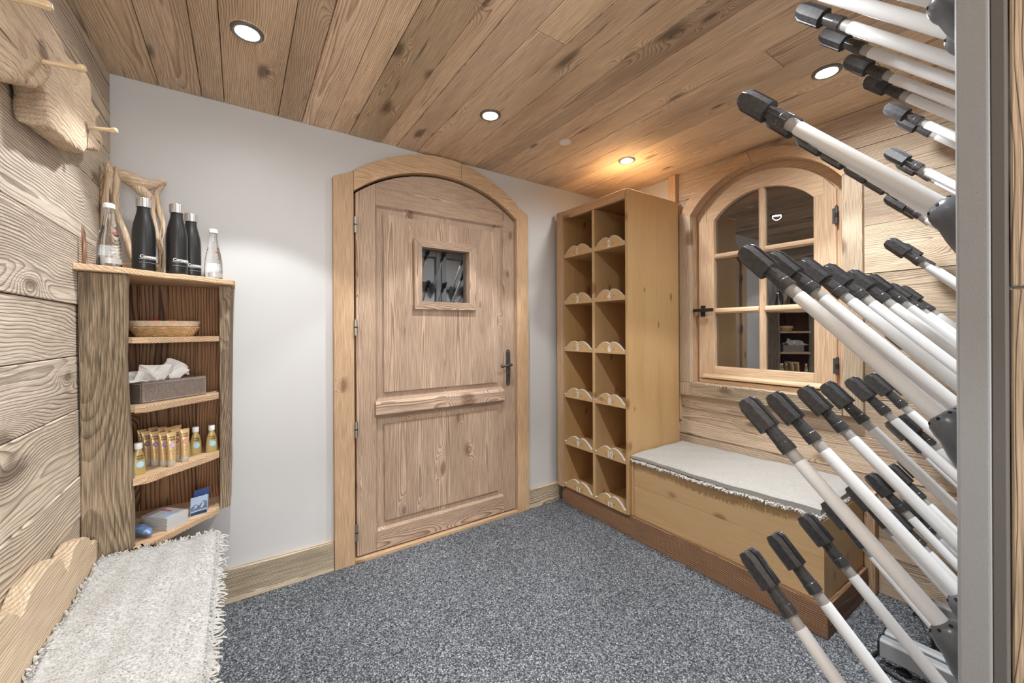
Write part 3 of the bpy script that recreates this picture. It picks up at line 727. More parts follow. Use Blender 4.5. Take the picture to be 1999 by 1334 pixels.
def rug_top(u, v):       # u from the far end towards the viewer, v from wall to the open side
    y = 1.786-u*2.2
    x = -.374+v*(.310+.008*math.sin(u*5)-.004*u)
    z = .486+.004*math.sin(u*40+v*6)+.003*math.sin(v*23+u*11)-.006*max(0, v-.85)*6
    return (x, y+(.03*v if u < .02 else .03*v*max(0, 1-u*8)), z)
rug = pad('bench_rug', rug_top, 120, 24, .4435, M['wool'], 'thick white wool rug with fringed edges lying on the left bench', 'rug')
q = MB(); rg = random.Random(11)
for i in range(300):
    u = i/299*.8; x, y, z = rug_top(u, 0)
    ln = rg.uniform(.016, .026)
    curl(q, (x+.004, y, z-.016), (.1, -.4, .5), -.3, ln, rg.uniform(.0035, .0052), rg)
for i in range(260):
    u = i/259*.6; x, y, z = rug_top(u, 1)
    curl(q, (x-.003, y, z-.018), (1, rg.uniform(-.4, .4), .0), .25, rg.uniform(.018, .034), rg.uniform(.0016, .003), rg)
for i in range(110):
    v = i/109; x, y, z = rug_top(0, v)
    curl(q, (x, y-.004, z-.012), (rg.uniform(-.4, .4), .5, .6), -.2, rg.uniform(.014, .024), rg.uniform(.002, .0034), rg)
q.v = [(max(x, -.3765), min(y, 1.792) if x < -.235 else y, max(z, .4445) if x < -.083 else z) for x, y, z in q.v]
o = obj('fringe', q, M['fringe'], rug, smooth=True); o['kind'] = 'stuff'
# wool pile: short crossed loops lying on the top
rs = np.random.default_rng(4); N = 30000
uu = rs.random(N)**.8*.62; vv = rs.random(N)
base = np.array([rug_top(a, b) for a, b in zip(uu, vv)]); base[:, 2] -= .001; base[:, 0] = np.maximum(base[:, 0], -.366); base[:, 1] = np.minimum(base[:, 1], 1.782)
an = rs.random(N)*2*PI; ln = rs.uniform(.004, .009, N); wd = rs.uniform(.0007, .0013, N)
d = np.stack([np.cos(an), np.sin(an), 0*an], 1); s_ = np.stack([-np.sin(an), np.cos(an), 0*an], 1)
hh = rs.uniform(.0006, .0022, N)
V = np.empty((N, 5, 3)); V[:, 0] = base+s_*wd[:, None]; V[:, 1] = base-s_*wd[:, None]
m_ = base+d*(ln*.55)[:, None]; m_[:, 2] += hh
V[:, 2] = m_-s_*wd[:, None]; V[:, 3] = m_+s_*wd[:, None]; V[:, 4] = base+d*ln[:, None]
q = MB(); q.v = [tuple(p) for p in V.reshape(-1, 3)]
q.f = [f for i in range(N) for f in ((5*i, 5*i+1, 5*i+2, 5*i+3), (5*i+3, 5*i+2, 5*i+4))]; q.m = [0]*len(q.f)
o = obj('wool_pile', q, M['wool'], rug); o['kind'] = 'stuff'

# ================================================================== CORNER SHELF (left)
cs = thing('corner_shelf', (-.23, 2.0, .444), 'rustic corner shelf of thick weathered slabs with dark wood inside', 'shelf')
q = MB()
rows = 14; r2 = random.Random(21)
sl = []
for i in range(rows+1):
    t = i/rows; z = .444+t*(1.394-.444)
    sl.append((z, -.300+.004*math.sin(t*7)-.012*t+r2.uniform(-.002, .001), 1.800+.008*math.sin(t*5)))
for z, xr, yf in sl:
    q.v += [(L+.002, yf, z), (xr, yf+.004, z), (xr+.003, 1.838, z), (L+.002, 1.838, z)]
for i in range(rows):
    for j in range(4): q.f.append((i*4+j, i*4+(j+1) % 4, i*4+4+(j+1) % 4, i*4+4+j)); q.m.append(0)
q.f += [(3, 2, 1, 0), tuple(rows*4+j for j in range(4))]; q.m += [0, 0]
obj('side_slab', q, wood('slab', 'zy'), cs, .004)
q = MB(); sl = []
for i in range(rows+1):
    t = i/rows; z = .478+t*(1.394-.478)
    e = .010*math.sin(t*6+.5)+r2.uniform(-.002, .002)
    q.v += [(-.071, 2.028+.004*math.sin(t*9), z), (-.040+e*.7+.012*t, 2.036+e, z), (-.036+.012*t, 2.192, z), (-.066, 2.192, z)]
for i in range(rows):
    for j in range(4): q.f.append((i*4+j, i*4+(j+1) % 4, i*4+4+(j+1) % 4, i*4+4+j)); q.m.append(0)
q.f += [(3, 2, 1, 0), tuple(rows*4+j for j in range(4))]; q.m += [0, 0]
obj('side_slab', q, wood('slab', 'zy'), cs, .003)
tp = [(L+.002, 1.748), (-.36, 1.772), (-.31, 1.792), (-.25, 1.845), (-.222, 1.882), (-.18, 1.884), (-.11, 1.930), (-.025, 1.992), (-.018, 2.02), (-.02, 2.192), (L+.002, 2.192)]
obj('top_board', MB().prism(wobble(tp, .0025, .04, 3), 'z', 1.3955, 1.4155), wood('shelf', 'xz'), cs, .003)
obj('inner_board', MB().box(L+.002, L+.010, 1.8385, 2.170, .446, 1.3945), wood('burnt', 'zy'), cs)
for a, b in ((L+.011, -.335), (-.334, -.2455), (-.245, -.158), (-.157, -.068)):
    obj('back_board', MB().box(a, b-.0008, 2.171, 2.192, .446, 1.3945), wood('burnt', 'z'), cs)
for z, th, sd in ((1.166, .020, 1), (.932, .022, 2), (.692, .023, 3), (.466, .021, 4)):
    fr_ = wobble([(-.296, 1.808), (-.262, 1.812), (-.18, 1.905), (-.10, 1.985), (-.0735, 2.022)], .0028, .03, sd)[:-2]
    obj('shelf_board', MB().prism(fr_+[(-.0735, 2.03), (-.070, 2.170), (L+.0105, 2.170), (L+.0105, 1.8395), (-.2945, 1.8395)], 'z', z, z+th), wood('shelf', 'xz'), cs, .003)
Z1, Z2, Z3, Z4, ZT = 1.1862, .9542, .7152, .4872, 1.4157

# --- on the top: bottles, driftwood mirror, spike
def steel_bottle(name, x, y, rot, label):
    t = thing(name, (x, y, ZT), label, 'bottle', 'black steel bottles on the corner shelf', rz=rot)
    H_ = .2
    prof = [(.030, 0), (.0325, .003), (.0325, .03), (.0325, .13), (.0315, .15), (.0285, .172), (.0235, .195), (.0195, .212), (.0182, .224), (.0182, .232)]
    obj('body', MB().lathe(prof, n=36), M['bottle_black'], t, smooth=True, local=True)
    q = MB(); n_ = 36; pr = [(.0205, .2325), (.0208, .236), (.0208, .262), (.019, .265), (.004, .2655)]
    for r, z in pr:
        q.v += [((r+(.0006 if j % 2 else 0))*math.cos(2*PI*j/n_), (r+(.0006 if j % 2 else 0))*math.sin(2*PI*j/n_), z) for j in range(n_)]
    q.f = [(i*n_+j, i*n_+(j+1) % n_, (i+1)*n_+(j+1) % n_, (i+1)*n_+j) for i in range(len(pr)-1) for j in range(n_)]+[tuple(range(n_))[::-1], tuple(range((len(pr)-1)*n_, len(pr)*n_))]; q.m = [0]*len(q.f)
    obj('cap', q, M['steel'], t, smooth=False, local=True)
    # logo wraps the flank: local -y is the face turned to the room
    tm = text_mb('Consensio', .0148, .0003, .0005)
    wrap = lambda u, z, o_: ((.0328+o_)*math.sin(u/.0328), -(.0328+o_)*math.cos(u/.0328), z)
    xform(tm, lambda a, b, c: wrap(a, .050+b, c))
    for z, w0, w1, th in ((.0462, -.034, .034, .0009), (.0335, -.034, .034, .0004)):
        xs_ = [w0+(w1-w0)*i/12 for i in range(13)]
        for a, b in zip(xs_[:-1], xs_[1:]):
            tm.add([wrap(a, z, .0004), wrap(b, z, .0004), wrap(b, z+th, .0004), wrap(a, z+th, .0004)], [(0, 1, 2, 3)])
    obj('logo', tm, M['white_print'], t, local=True)
    return t
def face(x, y): return math.atan2(y, x)-PI/2       # turns local -y towards the viewer's side of the room
steel_bottle('steel_bottle', -.2837, 1.92, face(-.2837, 1.92)+.62, 'black steel bottle with steel cap, nearest the upright glass bottle by the wall')
steel_bottle('steel_bottle', -.1955, 1.945, face(-.1955, 1.945)+.62, 'black steel bottle with steel cap, middle one of the three')
steel_bottle('steel_bottle', -.163, 2.065, face(-.163, 2.065)+.62, 'black steel bottle half hidden behind the middle one')

def glass_bottle(x, y, rot, fill, label):
    t = thing('glass_bottle', (x, y, ZT), label, 'bottle', 'clear glass water bottles on the corner shelf', rz=rot)
    pr = [(.0285, 0), (.0305, .004), (.0305, .045), (.0295, .075), (.0255, .105), (.019, .135), (.0145, .160), (.0128, .178), (.0128, .188), (.0138, .190), (.0138, .196)]
    obj('body', MB().lathe(pr, n=32), M['bottle_glass'], t, smooth=True, local=True)
    ip = [(r-.0022, max(z, .006)) for r, z in pr if z <= fill]
    obj('water', MB().lathe(ip, n=32), M['water'], t, smooth=True, local=True)
    obj('cap', MB().lathe([(.0148, .196), (.0152, .199), (.0145, .202), (.0152, .205), (.0145, .209), (.012, .212)], n=24), M['cap_white'], t, smooth=True, local=True)
    rz = lambda z: np.interp(z, [p[1] for p in pr], [p[0] for p in pr])
    wrap = lambda u, z, o_: ((rz(z)+.0006+o_)*math.sin(u/.03), -(rz(z)+.0006+o_)*math.cos(u/.03), z)
    tm = text_mb('ource', .024, .0006, -.0002)
    xform(tm, lambda a, b, c: wrap(-b+.014, .062+a, c))
    obj('embossed_name', tm, M['bottle_glass'], t, local=True)
    tm = text_mb('ource', .010, .0003, .0004)
    xform(tm, lambda a, b, c: wrap(a+.008, .112+b, c))
    obj('red_print', tm, M['red_print'], t, local=True)
    q = MB()
    for a in [-.028+.056*i/10 for i in range(10)]:
        q.add([wrap(a, .012, .0004), wrap(a+.0056, .012, .0004), wrap(a+.0056, .030, .0004), wrap(a, .030, .0004)], [(0, 1, 2, 3)])
    lb_ = obj('label', q, M['silver_label'], t, local=True)
    return t
glass_bottle(-.356, 1.835, face(-.36, 1.835)+.3, .15, 'clear glass bottle with white cap, in front of the driftwood by the plank wall')
glass_bottle(-.0905, 2.06, face(-.09, 2.06)+.3, .135, 'clear glass water bottle with silver cap at the door end of the shelf top')

dm = thing('driftwood_frame', (-.33, 2.08, ZT), 'open frame of pale driftwood branches standing in the corner behind the bottles', 'driftwood')
def branch(pts, rad, name='branch', seed=0, flat=(1, .8), mat='driftwood', ax='z', lump=.22):
    r = random.Random(seed); q = MB(); n_ = 10; P = [Vector(p) for p in pts]; out = []; rd = []
    for i in range(len(P)-1):
        for j in range(3):
            t = j/3; out.append(P[i].lerp(P[i+1], t)+Vector((r.uniform(-1, 1), r.uniform(-1, 1), r.uniform(-1, 1)))*.003); rd.append((rad[i]*(1-t)+rad[i+1]*t)*(1+r.uniform(-.12, .12)))
    out.append(P[-1]); rd.append(rad[-1]*.8)
    q.tube(out, rd, n_, flat=flat)
    q.v = [tuple(Vector(v)+Vector((r.uniform(-1, 1), r.uniform(-1, 1), r.uniform(-1, 1)))*.0016) for v in q.v]
    o = obj(name, q, wood(mat, ax), dm, smooth=True)
    md = o.modifiers.new('sub', 'SUBSURF'); md.levels = 1; md.render_levels = 1
    return o
branch([(-.392, 2.07, ZT), (-.400, 2.06, 1.50), (-.412, 2.05, 1.60), (-.402, 2.04, 1.70), (-.392, 2.04, 1.78), (-.402, 2.05, 1.835)], [.016, .018, .016, .020, .022, .014], seed=1)
branch([(-.335, 2.03, 1.47), (-.350, 2.03, 1.56), (-.368, 2.03, 1.63), (-.380, 2.03, 1.69), (-.372, 2.03, 1.76), (-.376, 2.035, 1.82)], [.013, .014, .012, .010, .012, .009], seed=2)
branch([(-.375, 2.05, 1.79), (-.345, 2.05, 1.782), (-.315, 2.05, 1.765), (-.280, 2.05, 1.772), (-.235, 2.05, 1.795)], [.022, .036, .034, .022, .012], seed=3, ax='x')
branch([(-.330, 2.05, 1.765), (-.305, 2.05, 1.74), (-.285, 2.05, 1.715), (-.272, 2.05, 1.70)], [.026, .024, .018, .013], seed=4)
branch([(-.243, 2.06, 1.795), (-.268, 2.06, 1.745), (-.262, 2.06, 1.69), (-.247, 2.06, 1.62), (-.258, 2.06, 1.55), (-.253, 2.06, 1.48), (-.262, 2.06, ZT)], [.010, .013, .014, .012, .014, .015, .017], seed=5)
branch([(-.270, 2.04, 1.73), (-.278, 2.04, 1.66), (-.262, 2.04, 1.58), (-.250, 2.04, 1.50)], [.012, .010, .009, .007], seed=6)
branch([(-.400, 2.06, 1.455), (-.34, 2.06, 1.46), (-.30, 2.06, 1.455), (-.25, 2.06, 1.46)], [.022, .026, .026, .020], seed=7, ax='x')
q = MB()
for k_ in (0, 1):
    q.tube([(-.4135+.004*math.cos(i*.9+k_*PI), 2.045+.004*math.sin(i*.9+k_*PI), 1.62+i*.008) for i in range(22)], .0042, 6)
obj('rope', q, M['rope'], dm, smooth=True)

tag(obj('wooden_spike', MB().tube([(-.4045, 1.80, ZT-.0005), (-.4055, 1.80, 1.45), (-.408, 1.80, 1.50), (-.411, 1.80, 1.542)], [.0065, .0062, .0045, .0008], 6), wood('plinth', 'z')), 'small pointed brown spike standing at the wall end of the shelf top', 'ornament')

# --- shelf one: wicker basket and sweets
bk = thing('wicker_basket', (-.24, 2.06, Z1), 'shallow oval wicker basket on the upper board of the corner shelf', 'basket')
def oval(rx, ry, z, n_=44, wob=0, ph=0):
    out = []
    for j in range(n_+1):
        a = 2*PI*j/n_; c, s = math.cos(a), math.sin(a)
        px = math.copysign(abs(c)**.6, c)*(rx+wob*math.cos(j*PI+ph)); py = math.copysign(abs(s)**.6, s)*(ry+wob*math.cos(j*PI+ph))
        out.append((-.243+px*1.2, 2.065+py, z))
    return out
q = MB()
for i in range(7):
    t = i/6; q.tube(oval(.069+.017*t, .062+.014*t, Z1+.004+.0052*i, wob=.0016, ph=PI*(i % 2)), .0028, 6, caps=False)
obj('woven_side', q, M['wicker'], bk, smooth=True)
q = MB()
for j in range(0, 44, 2):
    a, b = oval(.069, .062, Z1+.001)[j], oval(.087, .077, Z1+.054)[j]
    q.tube([a, b], .0022, 5)
obj('stake', q, M['wicker'], bk, smooth=True)['kind'] = 'stuff'
q = MB(); A = oval(.086, .076, Z1+.040); B = oval(.091, .081, Z1+.060); C_ = oval(.086, .076, Z1+.060); n_ = 44
for P in (A, B, C_): q.v += P[:-1]
for i in (0, 1): 
    for j in range(n_): q.f.append((i*n_+j, i*n_+(j+1) % n_, (i+1)*n_+(j+1) % n_, (i+1)*n_+j)); q.m.append(0)
obj('rim_band', q, M['wicker_band'], bk, smooth=True)
obj('floor', MB().prism([(p[0], p[1]) for p in oval(.068, .061, 0)[:-1]], 'z', Z1+.0005, Z1+.004), M['wicker'], bk).name = 'basket_base'
def wrapper(x, y, z, m, lab, rot):
    t = thing('wrapped_sweet', (x, y, z), lab, 'sweet', 'wrapped sweets in the wicker basket', rz=rot)
    obj('body', MB().tube([(-.018, 0, .010), (-.012, 0, .010), (.012, 0, .010), (.018, 0, .010)], [.004, .011, .011, .004], 8), m, t, smooth=True, local=True)
    for sg in (-1, 1): obj('twist', MB().tube([(sg*.017, 0, .010), (sg*.026, 0, .012)], [.003, .010], 6, flat=(1, .3)), m, t, local=True)
# they lie on the sweets below, close to the rim
wrapper(-.270, 2.06, Z1+.0042, M['red_wrap'], 'sweet in red wrapper at the wall side of the basket', .2)
wrapper(-.268, 2.03, Z1+.0042, M['red_wrap'], 'second sweet in red wrapper nearer the basket front', 1.1)
wrapper(-.215, 2.06, Z1+.0042, M['orange_wrap'], 'sweet in orange wrapper in the middle of the basket', -.3)
wrapper(-.180, 2.07, Z1+.0042, M['orange_wrap'], 'sweet in orange wrapper at the door end of the basket', .9)
wrapper(-.268, 2.045, Z1+.0262, M['red_wrap'], 'topmost sweet in red wrapper', .5)
wrapper(-.225, 2.05, Z1+.0262, M['orange_wrap'], 'topmost sweet in orange wrapper sticking above the rim', .4)
wrapper(-.222, 2.046, Z1+.0462, M['orange_wrap'], 'highest orange sweet lying on the others', -.2)
wrapper(-.272, 2.046, Z1+.0462, M['red_wrap'], 'highest red sweet lying on the others', .1)

# --- shelf two: tissue box
def boxframe(p0, p1, depth, h, z):
    """box with its front edge from p0 to p1 (plan), depth away from the room"""
    e = (Vector(p1)-Vector(p0)); ang = math.atan2(e.y, e.x); return e.length, ang
wd_, ang = boxframe((-.284, 1.873), (-.108, 2.018), .1, .08, Z2)
tb = thing('tissue_box', (-.284, 1.873, Z2), 'taupe leather tissue box with pale stitching and white tissue on top', 'tissue box', rz=ang)
wd_ = .222; dp = .088; h = .074
obj('case', MB().box(0, wd_, 0, dp, 0, h), M['leather'], tb, .003, local=True)
q = MB()
def stitch_line(a, b):
    a, b = Vector(a), Vector(b); n_ = int((b-a).length/.007)
    for i in range(n_):
        p, r = a.lerp(b, (i+.15)/n_), a.lerp(b, (i+.8)/n_); q.tube([p, r], .0008, 4)
for z in (.006, h-.006): stitch_line((.006, -.0006, z), (wd_-.006, -.0006, z)); stitch_line((-.0006, .006, z), (-.0006, dp-.006, z))
for x in (.006, wd_-.006): stitch_line((x, -.0006, .006), (x, -.0006, h-.006))
for y in (.006, dp-.006): stitch_line((-.0006, y, .006), (-.0006, y, h-.006))
obj('stitching', q, M['stitch'], tb, local=True)
def sheet(seed, cx, cy, w0, hgt, lean):
    r = random.Random(seed); q = MB(); nu, nv = 10, 7
    pk = [r.uniform(0, 6) for _ in range(4)]
    for i in range(nu+1):
        for j in range(nv+1):
            u, v = i/nu-.5, j/nv
            wid = .022+w0*v
            x = cx+u*2*wid*(.6+.4*v)+lean*v*v
            y = cy+.016*math.sin(u*9+pk[0]+v*2)*(.3+v)+.008*math.sin(u*17+pk[1])*v
            z = h-.012+hgt*v*(1-.75*abs(u)**1.2*1.2*v)+.008*math.sin(u*11+pk[2])*v-(.025*v*v if abs(u) > .4 else 0)
            q.v.append((x, y, max(z, h+.001) if v > .25 else z))
    for i in range(nu):
        for j in range(nv):
            a = i*(nv+1)+j; q.f.append((a, a+nv+1, a+nv+2, a+1)); q.m.append(0)
    o = obj('tissue', q, M['tissue'], tb, local=True)
    sm = o.modifiers.new('t', 'SOLIDIFY'); sm.thickness = .0006
    return o
sheet(1, .075, .040, .055, .075, -.012); sheet(2, .105, .052, .040, .085, .02); sheet(3, .05, .030, .05, .045, -.04); sheet(4, .13, .04, .03, .055, .02)

# --- shelf three: tubes and bottles of lotion
TW = {}
def make_tube(disc):
    t = thing('lotion_tube', (0, 0, Z3), 'x', 'tube', 'gold lotion tubes on the corner shelf')
    q = MB(); sec = [(.0, .0125, .0125), (.03, .0130, .0115), (.06, .0135, .0085), (.085, .0140, .0045), (.094, .0145, .0012), (.100, .0145, .0010)]; n_ = 20
    for z, a, b in sec: q.v += [(a*math.cos(2*PI*j/n_), b*math.sin(2*PI*j/n_), .024+z) for j in range(n_)]
    q.f = [(i*n_+j, i*n_+(j+1) % n_, (i+1)*n_+(j+1) % n_, (i+1)*n_+j) for i in range(5) for j in range(n_)]+[tuple(range(n_))[::-1], tuple(range(5*n_, 6*n_))]; q.m = [0]*len(q.f)
    obj('body', q, M['gold'], t, smooth=True, local=True)
    obj('cap', MB().lathe([(.0105, 0), (.0112, .002), (.0118, .022), (.0112, .0238)], n=20), M['clear_cap'], t, smooth=True, local=True)
    fy = lambda z, x: -np.interp(z, [.024, .054, .084, .109, .124], [.0125, .0115, .0085, .0045, .001])*math.sqrt(max(.05, 1-(x/.0138)**2))-.0006
    pr_ = MB()
    for s_, zz, sz in (('SOLEIL', .1035, .0074), ('NOIR', .0945, .0090)):
        tm = text_mb(s_, sz, .0002, .0002); xform(tm, lambda a, b, c: (a*.92, fy(zz+b, a)-c, zz+b)); obj('lettering', tm, M['brown_print'], t, local=True)
    for zz, w_ in ((.060, .006), (.056, .005), (.052, .006), (.046, .004)):
        pr_.add([(-w_, fy(zz, w_), zz), (w_, fy(zz, w_), zz), (w_, fy(zz, w_), zz+.0012), (-w_, fy(zz, w_), zz+.0012)], [(0, 1, 2, 3)])
    obj('fine_print', pr_, M['brown_print'], t, local=True)['kind'] = 'stuff'
    q = MB(); n_ = 16
    q.v = [(.008*math.cos(2*PI*j/n_), fy(.078+.0085*math.sin(2*PI*j/n_), .008*math.cos(2*PI*j/n_))-.0003, .078+.0085*math.sin(2*PI*j/n_)) for j in range(n_)]+[(0, fy(.078, 0)-.0004, .078)]
    q.f = [(j, (j+1) % n_, n_) for j in range(n_)]; q.m = [0]*n_
    d_ = obj('printed_disc', q, M[disc], t, local=True)
    q = MB()
    for zz in (.081, .0775, .074): q.add([(-.005, fy(zz, .005)-.001, zz), (.005, fy(zz, .005)-.001, zz), (.005, fy(zz, .005)-.001, zz+.001), (-.005, fy(zz, .005)-.001, zz+.001)], [(0, 1, 2, 3)])
    obj('disc_text', q, M['white_print'], d_)
    return t
tube_src = {}
def tube_at(x, y, disc, label, dr=0.):
    if disc not in tube_src: t = tube_src[disc] = make_tube(disc)
    else: t = copy_tree(tube_src[disc])
    t.location = (x, y, Z3); t['w'] = (x, y, Z3); t.rotation_euler = (0, 0, face(x, y)+.35+dr); t['label'] = label
tube_at(-.2885, 1.978, 'plum', 'gold lotion tube with brown disc, front row nearest the slab')
tube_at(-.2620, 1.953, 'violet', 'gold lotion tube with violet disc, second in the front row from the slab')
tube_at(-.2340, 1.927, 'violet', 'gold lotion tube with violet disc, third in the front row from the slab', .1)
tube_at(-.2095, 1.905, 'lilac', 'gold lotion tube with pale lilac disc, standing foremost')
tube_at(-.1755, 1.945, 'pink', 'gold lotion tube with pink disc, last in the front row', -.1)
tube_at(-.2050, 1.972, 'plum', 'gold lotion tube with dark red disc just behind the lilac one')
tube_at(-.3060, 2.020, 'violet', 'gold lotion tube at the back, half hidden by the slab')
tube_at(-.2790, 2.045, 'plum', 'gold lotion tube in the back row behind the first front tube')
tube_at(-.2500, 2.030, 'violet', 'gold lotion tube in the back row behind the second front tube')
tube_at(-.2270, 2.010, 'violet', 'gold lotion tube in the back row behind the third front tube')
tube_at(-.2060, 2.030, 'lilac', 'gold lotion tube deep in the back row behind the dark red one')

def make_bottle():
    t = thing('lotion_bottle', (0, 0, Z3), 'x', 'bottle', 'gold lotion bottles on the corner shelf')
    q = MB(); n_ = 24
    sec = [(0, .0195, .0115), (.003, .0205, .0125), (.03, .0200, .0125), (.055, .0175, .0115), (.072, .0135, .0105), (.084, .0095, .0092), (.088, .0085, .0085)]
    for z, a, b in sec: q.v += [(a*math.cos(2*PI*j/n_), b*math.sin(2*PI*j/n_), z) for j in range(n_)]
    q.f = [(i*n_+j, i*n_+(j+1) % n_, (i+1)*n_+(j+1) % n_, (i+1)*n_+j) for i in range(6) for j in range(n_)]+[tuple(range(n_))[::-1], tuple(range(6*n_, 7*n_))]; q.m = [0]*len(q.f)
    obj('body', q, M['gold_bottle'], t, smooth=True, local=True)
    obj('cap', MB().lathe([(.0105, .088), (.0112, .090), (.0112, .106), (.0102, .108)], n=20), M['cap_white'], t, smooth=True, local=True)
    fy = lambda z, x: -np.interp(z, [0, .003, .03, .055, .072], [.0115, .0125, .0125, .0115, .0105])*math.sqrt(max(.1, 1-(x/.021)**2))-.0006
    pr_ = MB()
    for s_, zz, sz in (('SOLEIL', .0625, .0068), ('NOIR', .0535, .0082)):
        tm = text_mb(s_, sz, .0002, .0002); xform(tm, lambda a, b, c: (a, fy(zz+b, a)-c, zz+b)); obj('lettering', tm, M['brown_print'], t, local=True)
    q = MB(); m_ = 18
    q.v = [(.011*math.cos(2*PI*j/m_), fy(.036+.0115*math.sin(2*PI*j/m_), .011*math.cos(2*PI*j/m_))-.0003, .036+.0115*math.sin(2*PI*j/m_)) for j in range(m_)]+[(0, fy(.036, 0)-.0004, .036)]
    q.f = [(j, (j+1) % m_, m_) for j in range(m_)]; q.m = [0]*m_
    obj('printed_disc', q, M['blue_disc'], t, local=True)
    q = MB()
    for zz in (.041, .037, .033): q.add([(-.006, fy(zz, .006)-.0015, zz), (.006, fy(zz, .006)-.0015, zz), (.006, fy(zz, .006)-.0015, zz+.0012), (-.006, fy(zz, .006)-.0015, zz+.0012)], [(0, 1, 2, 3)])
    obj('disc_text', q, M['white_print'], t, local=True)
    return t
b0 = make_bottle()
for i, (x, y, dr, lab) in enumerate([(-.2915, 1.858, .45, 'gold lotion bottle with white cap at the very front beside the slab'), (-.1500, 2.040, .3, 'gold lotion bottle with blue disc right of the tubes'),
                                     (-.0985, 2.040, .3, 'gold lotion bottle with blue disc at the door end of the shelf'), (-.1830, 2.010, .3, 'gold lotion bottle half hidden behind the pink tube')]):
    t = b0 if i == 0 else copy_tree(b0)
    t.location = (x, y, Z3); t['w'] = (x, y, Z3); t.rotation_euler = (0, 0, face(x, y)+dr); t['label'] = lab

# --- shelf four: booklets, cards, packet
e = Vector((-.1734+.221, 1.9498-1.8884)); ang = math.atan2(-(1.9719-1.8884), .081)
wd_, dp_ = .116, .078
for i in range(11):
    t = thing('booklet', (-.302, 1.972, Z4+i*.0041), ['thin grey booklet with a pale cover lying in the stack, level %s' % s for s in ('lowest', 'second', 'third', 'fourth', 'fifth', 'sixth', 'seventh', 'eighth', 'ninth', 'tenth', 'top')][i], 'booklet', 'stacked booklets on the lowest shelf', rz=ang+rnd.uniform(-.012, .012))
    t['label'] = ('thin grey booklet in the flat stack on the lowest shelf, %s from the bottom' % ('first', 'second', 'third', 'fourth', 'fifth', 'sixth', 'seventh', 'eighth', 'ninth', 'tenth')[i]) if i < 10 else 'topmost booklet of the flat stack, with magenta print on its cover'
    obj('cover', MB().box(0, wd_, 0, dp_, .0030, .0039).box(0, wd_, 0, dp_, 0, .0006), M['cover_grey'], t, local=True)
    obj('pages', MB().box(.0012, wd_-.0012, .0012, dp_-.0012, .0006, .0030), M['paper'], t, local=True)
    if i == 10:
        q = MB().box(.02, .065, .050, .060, .0039, .0041); obj('printed_title', q, M['cover_red'], t, local=True)
        obj('printed_photo', MB().box(.06, .112, .008, .040, .0039, .0041), M['pale_blue'], t, local=True)
def card(x, y, z, rz, lean, w_, h_, cols_, lab, title=None):
    t = thing('postcard', (x, y, z), lab, 'postcard', 'blue mountain cards on the lowest shelf', rz=rz); t.rotation_euler = (-lean, 0, rz)
    obj('card', MB().box(0, w_, 0, .0022, 0, h_), M[cols_[0]], t, local=True)
    y0 = -.0004
    P = lambda pts, m: obj('printed_mountain', MB().prism([(a*w_, b*h_) for a, b in pts], 'y', y0-.0002, y0+.0003), M[m], t, local=True)
    P([(.02, .02), (.98, .02), (.98, .66), (.75, .74), (.5, .50), (.3, .62), (.02, .46)], cols_[1])
    P([(.1, .30), (.3, .58), (.42, .46), (.34, .36), (.26, .42)], 'snow'); P([(.52, .26), (.74, .72), (.97, .64), (.97, .40), (.8, .50), (.7, .36)], 'snow')
    P([(.02, .02), (.98, .02), (.98, .16), (.5, .22), (.02, .14)], cols_[2])
    if title:
        tm = text_mb(title, h_*.11, .0002, .0002); xform(tm, lambda a, b, c: (w_/2+a, y0-.0004-c, h_*.20+b)); obj('printed_title', tm, M['white_print'], t, local=True)
card(-.1570, 2.002, Z4, .42, -.16, .050, .098, ('deep_blue', 'pale_blue', 'blue_card'), 'taller dark blue mountain card standing behind the other')
card(-.1640, 1.984, Z4, -.0 + .30, -.14, .054, .074, ('pale_blue', 'blue_card', 'deep_blue'), 'shorter pale blue mountain card standing in front with white lettering', 'ALDIAMANTE')
t = tag(obj('foil_packet', MB().tube([(-.325, 1.925, Z4+.024), (-.315, 1.915, Z4+.025), (-.292, 1.892, Z4+.026), (-.272, 1.872, Z4+.021), (-.260, 1.860, Z4+.012)], [.006, .020, .022, .017, .006], 9, flat=(1, .75)), M['blue_foil'], bevel=.001), 'crumpled pale blue packet lying beside the slab on the lowest shelf', 'packet')

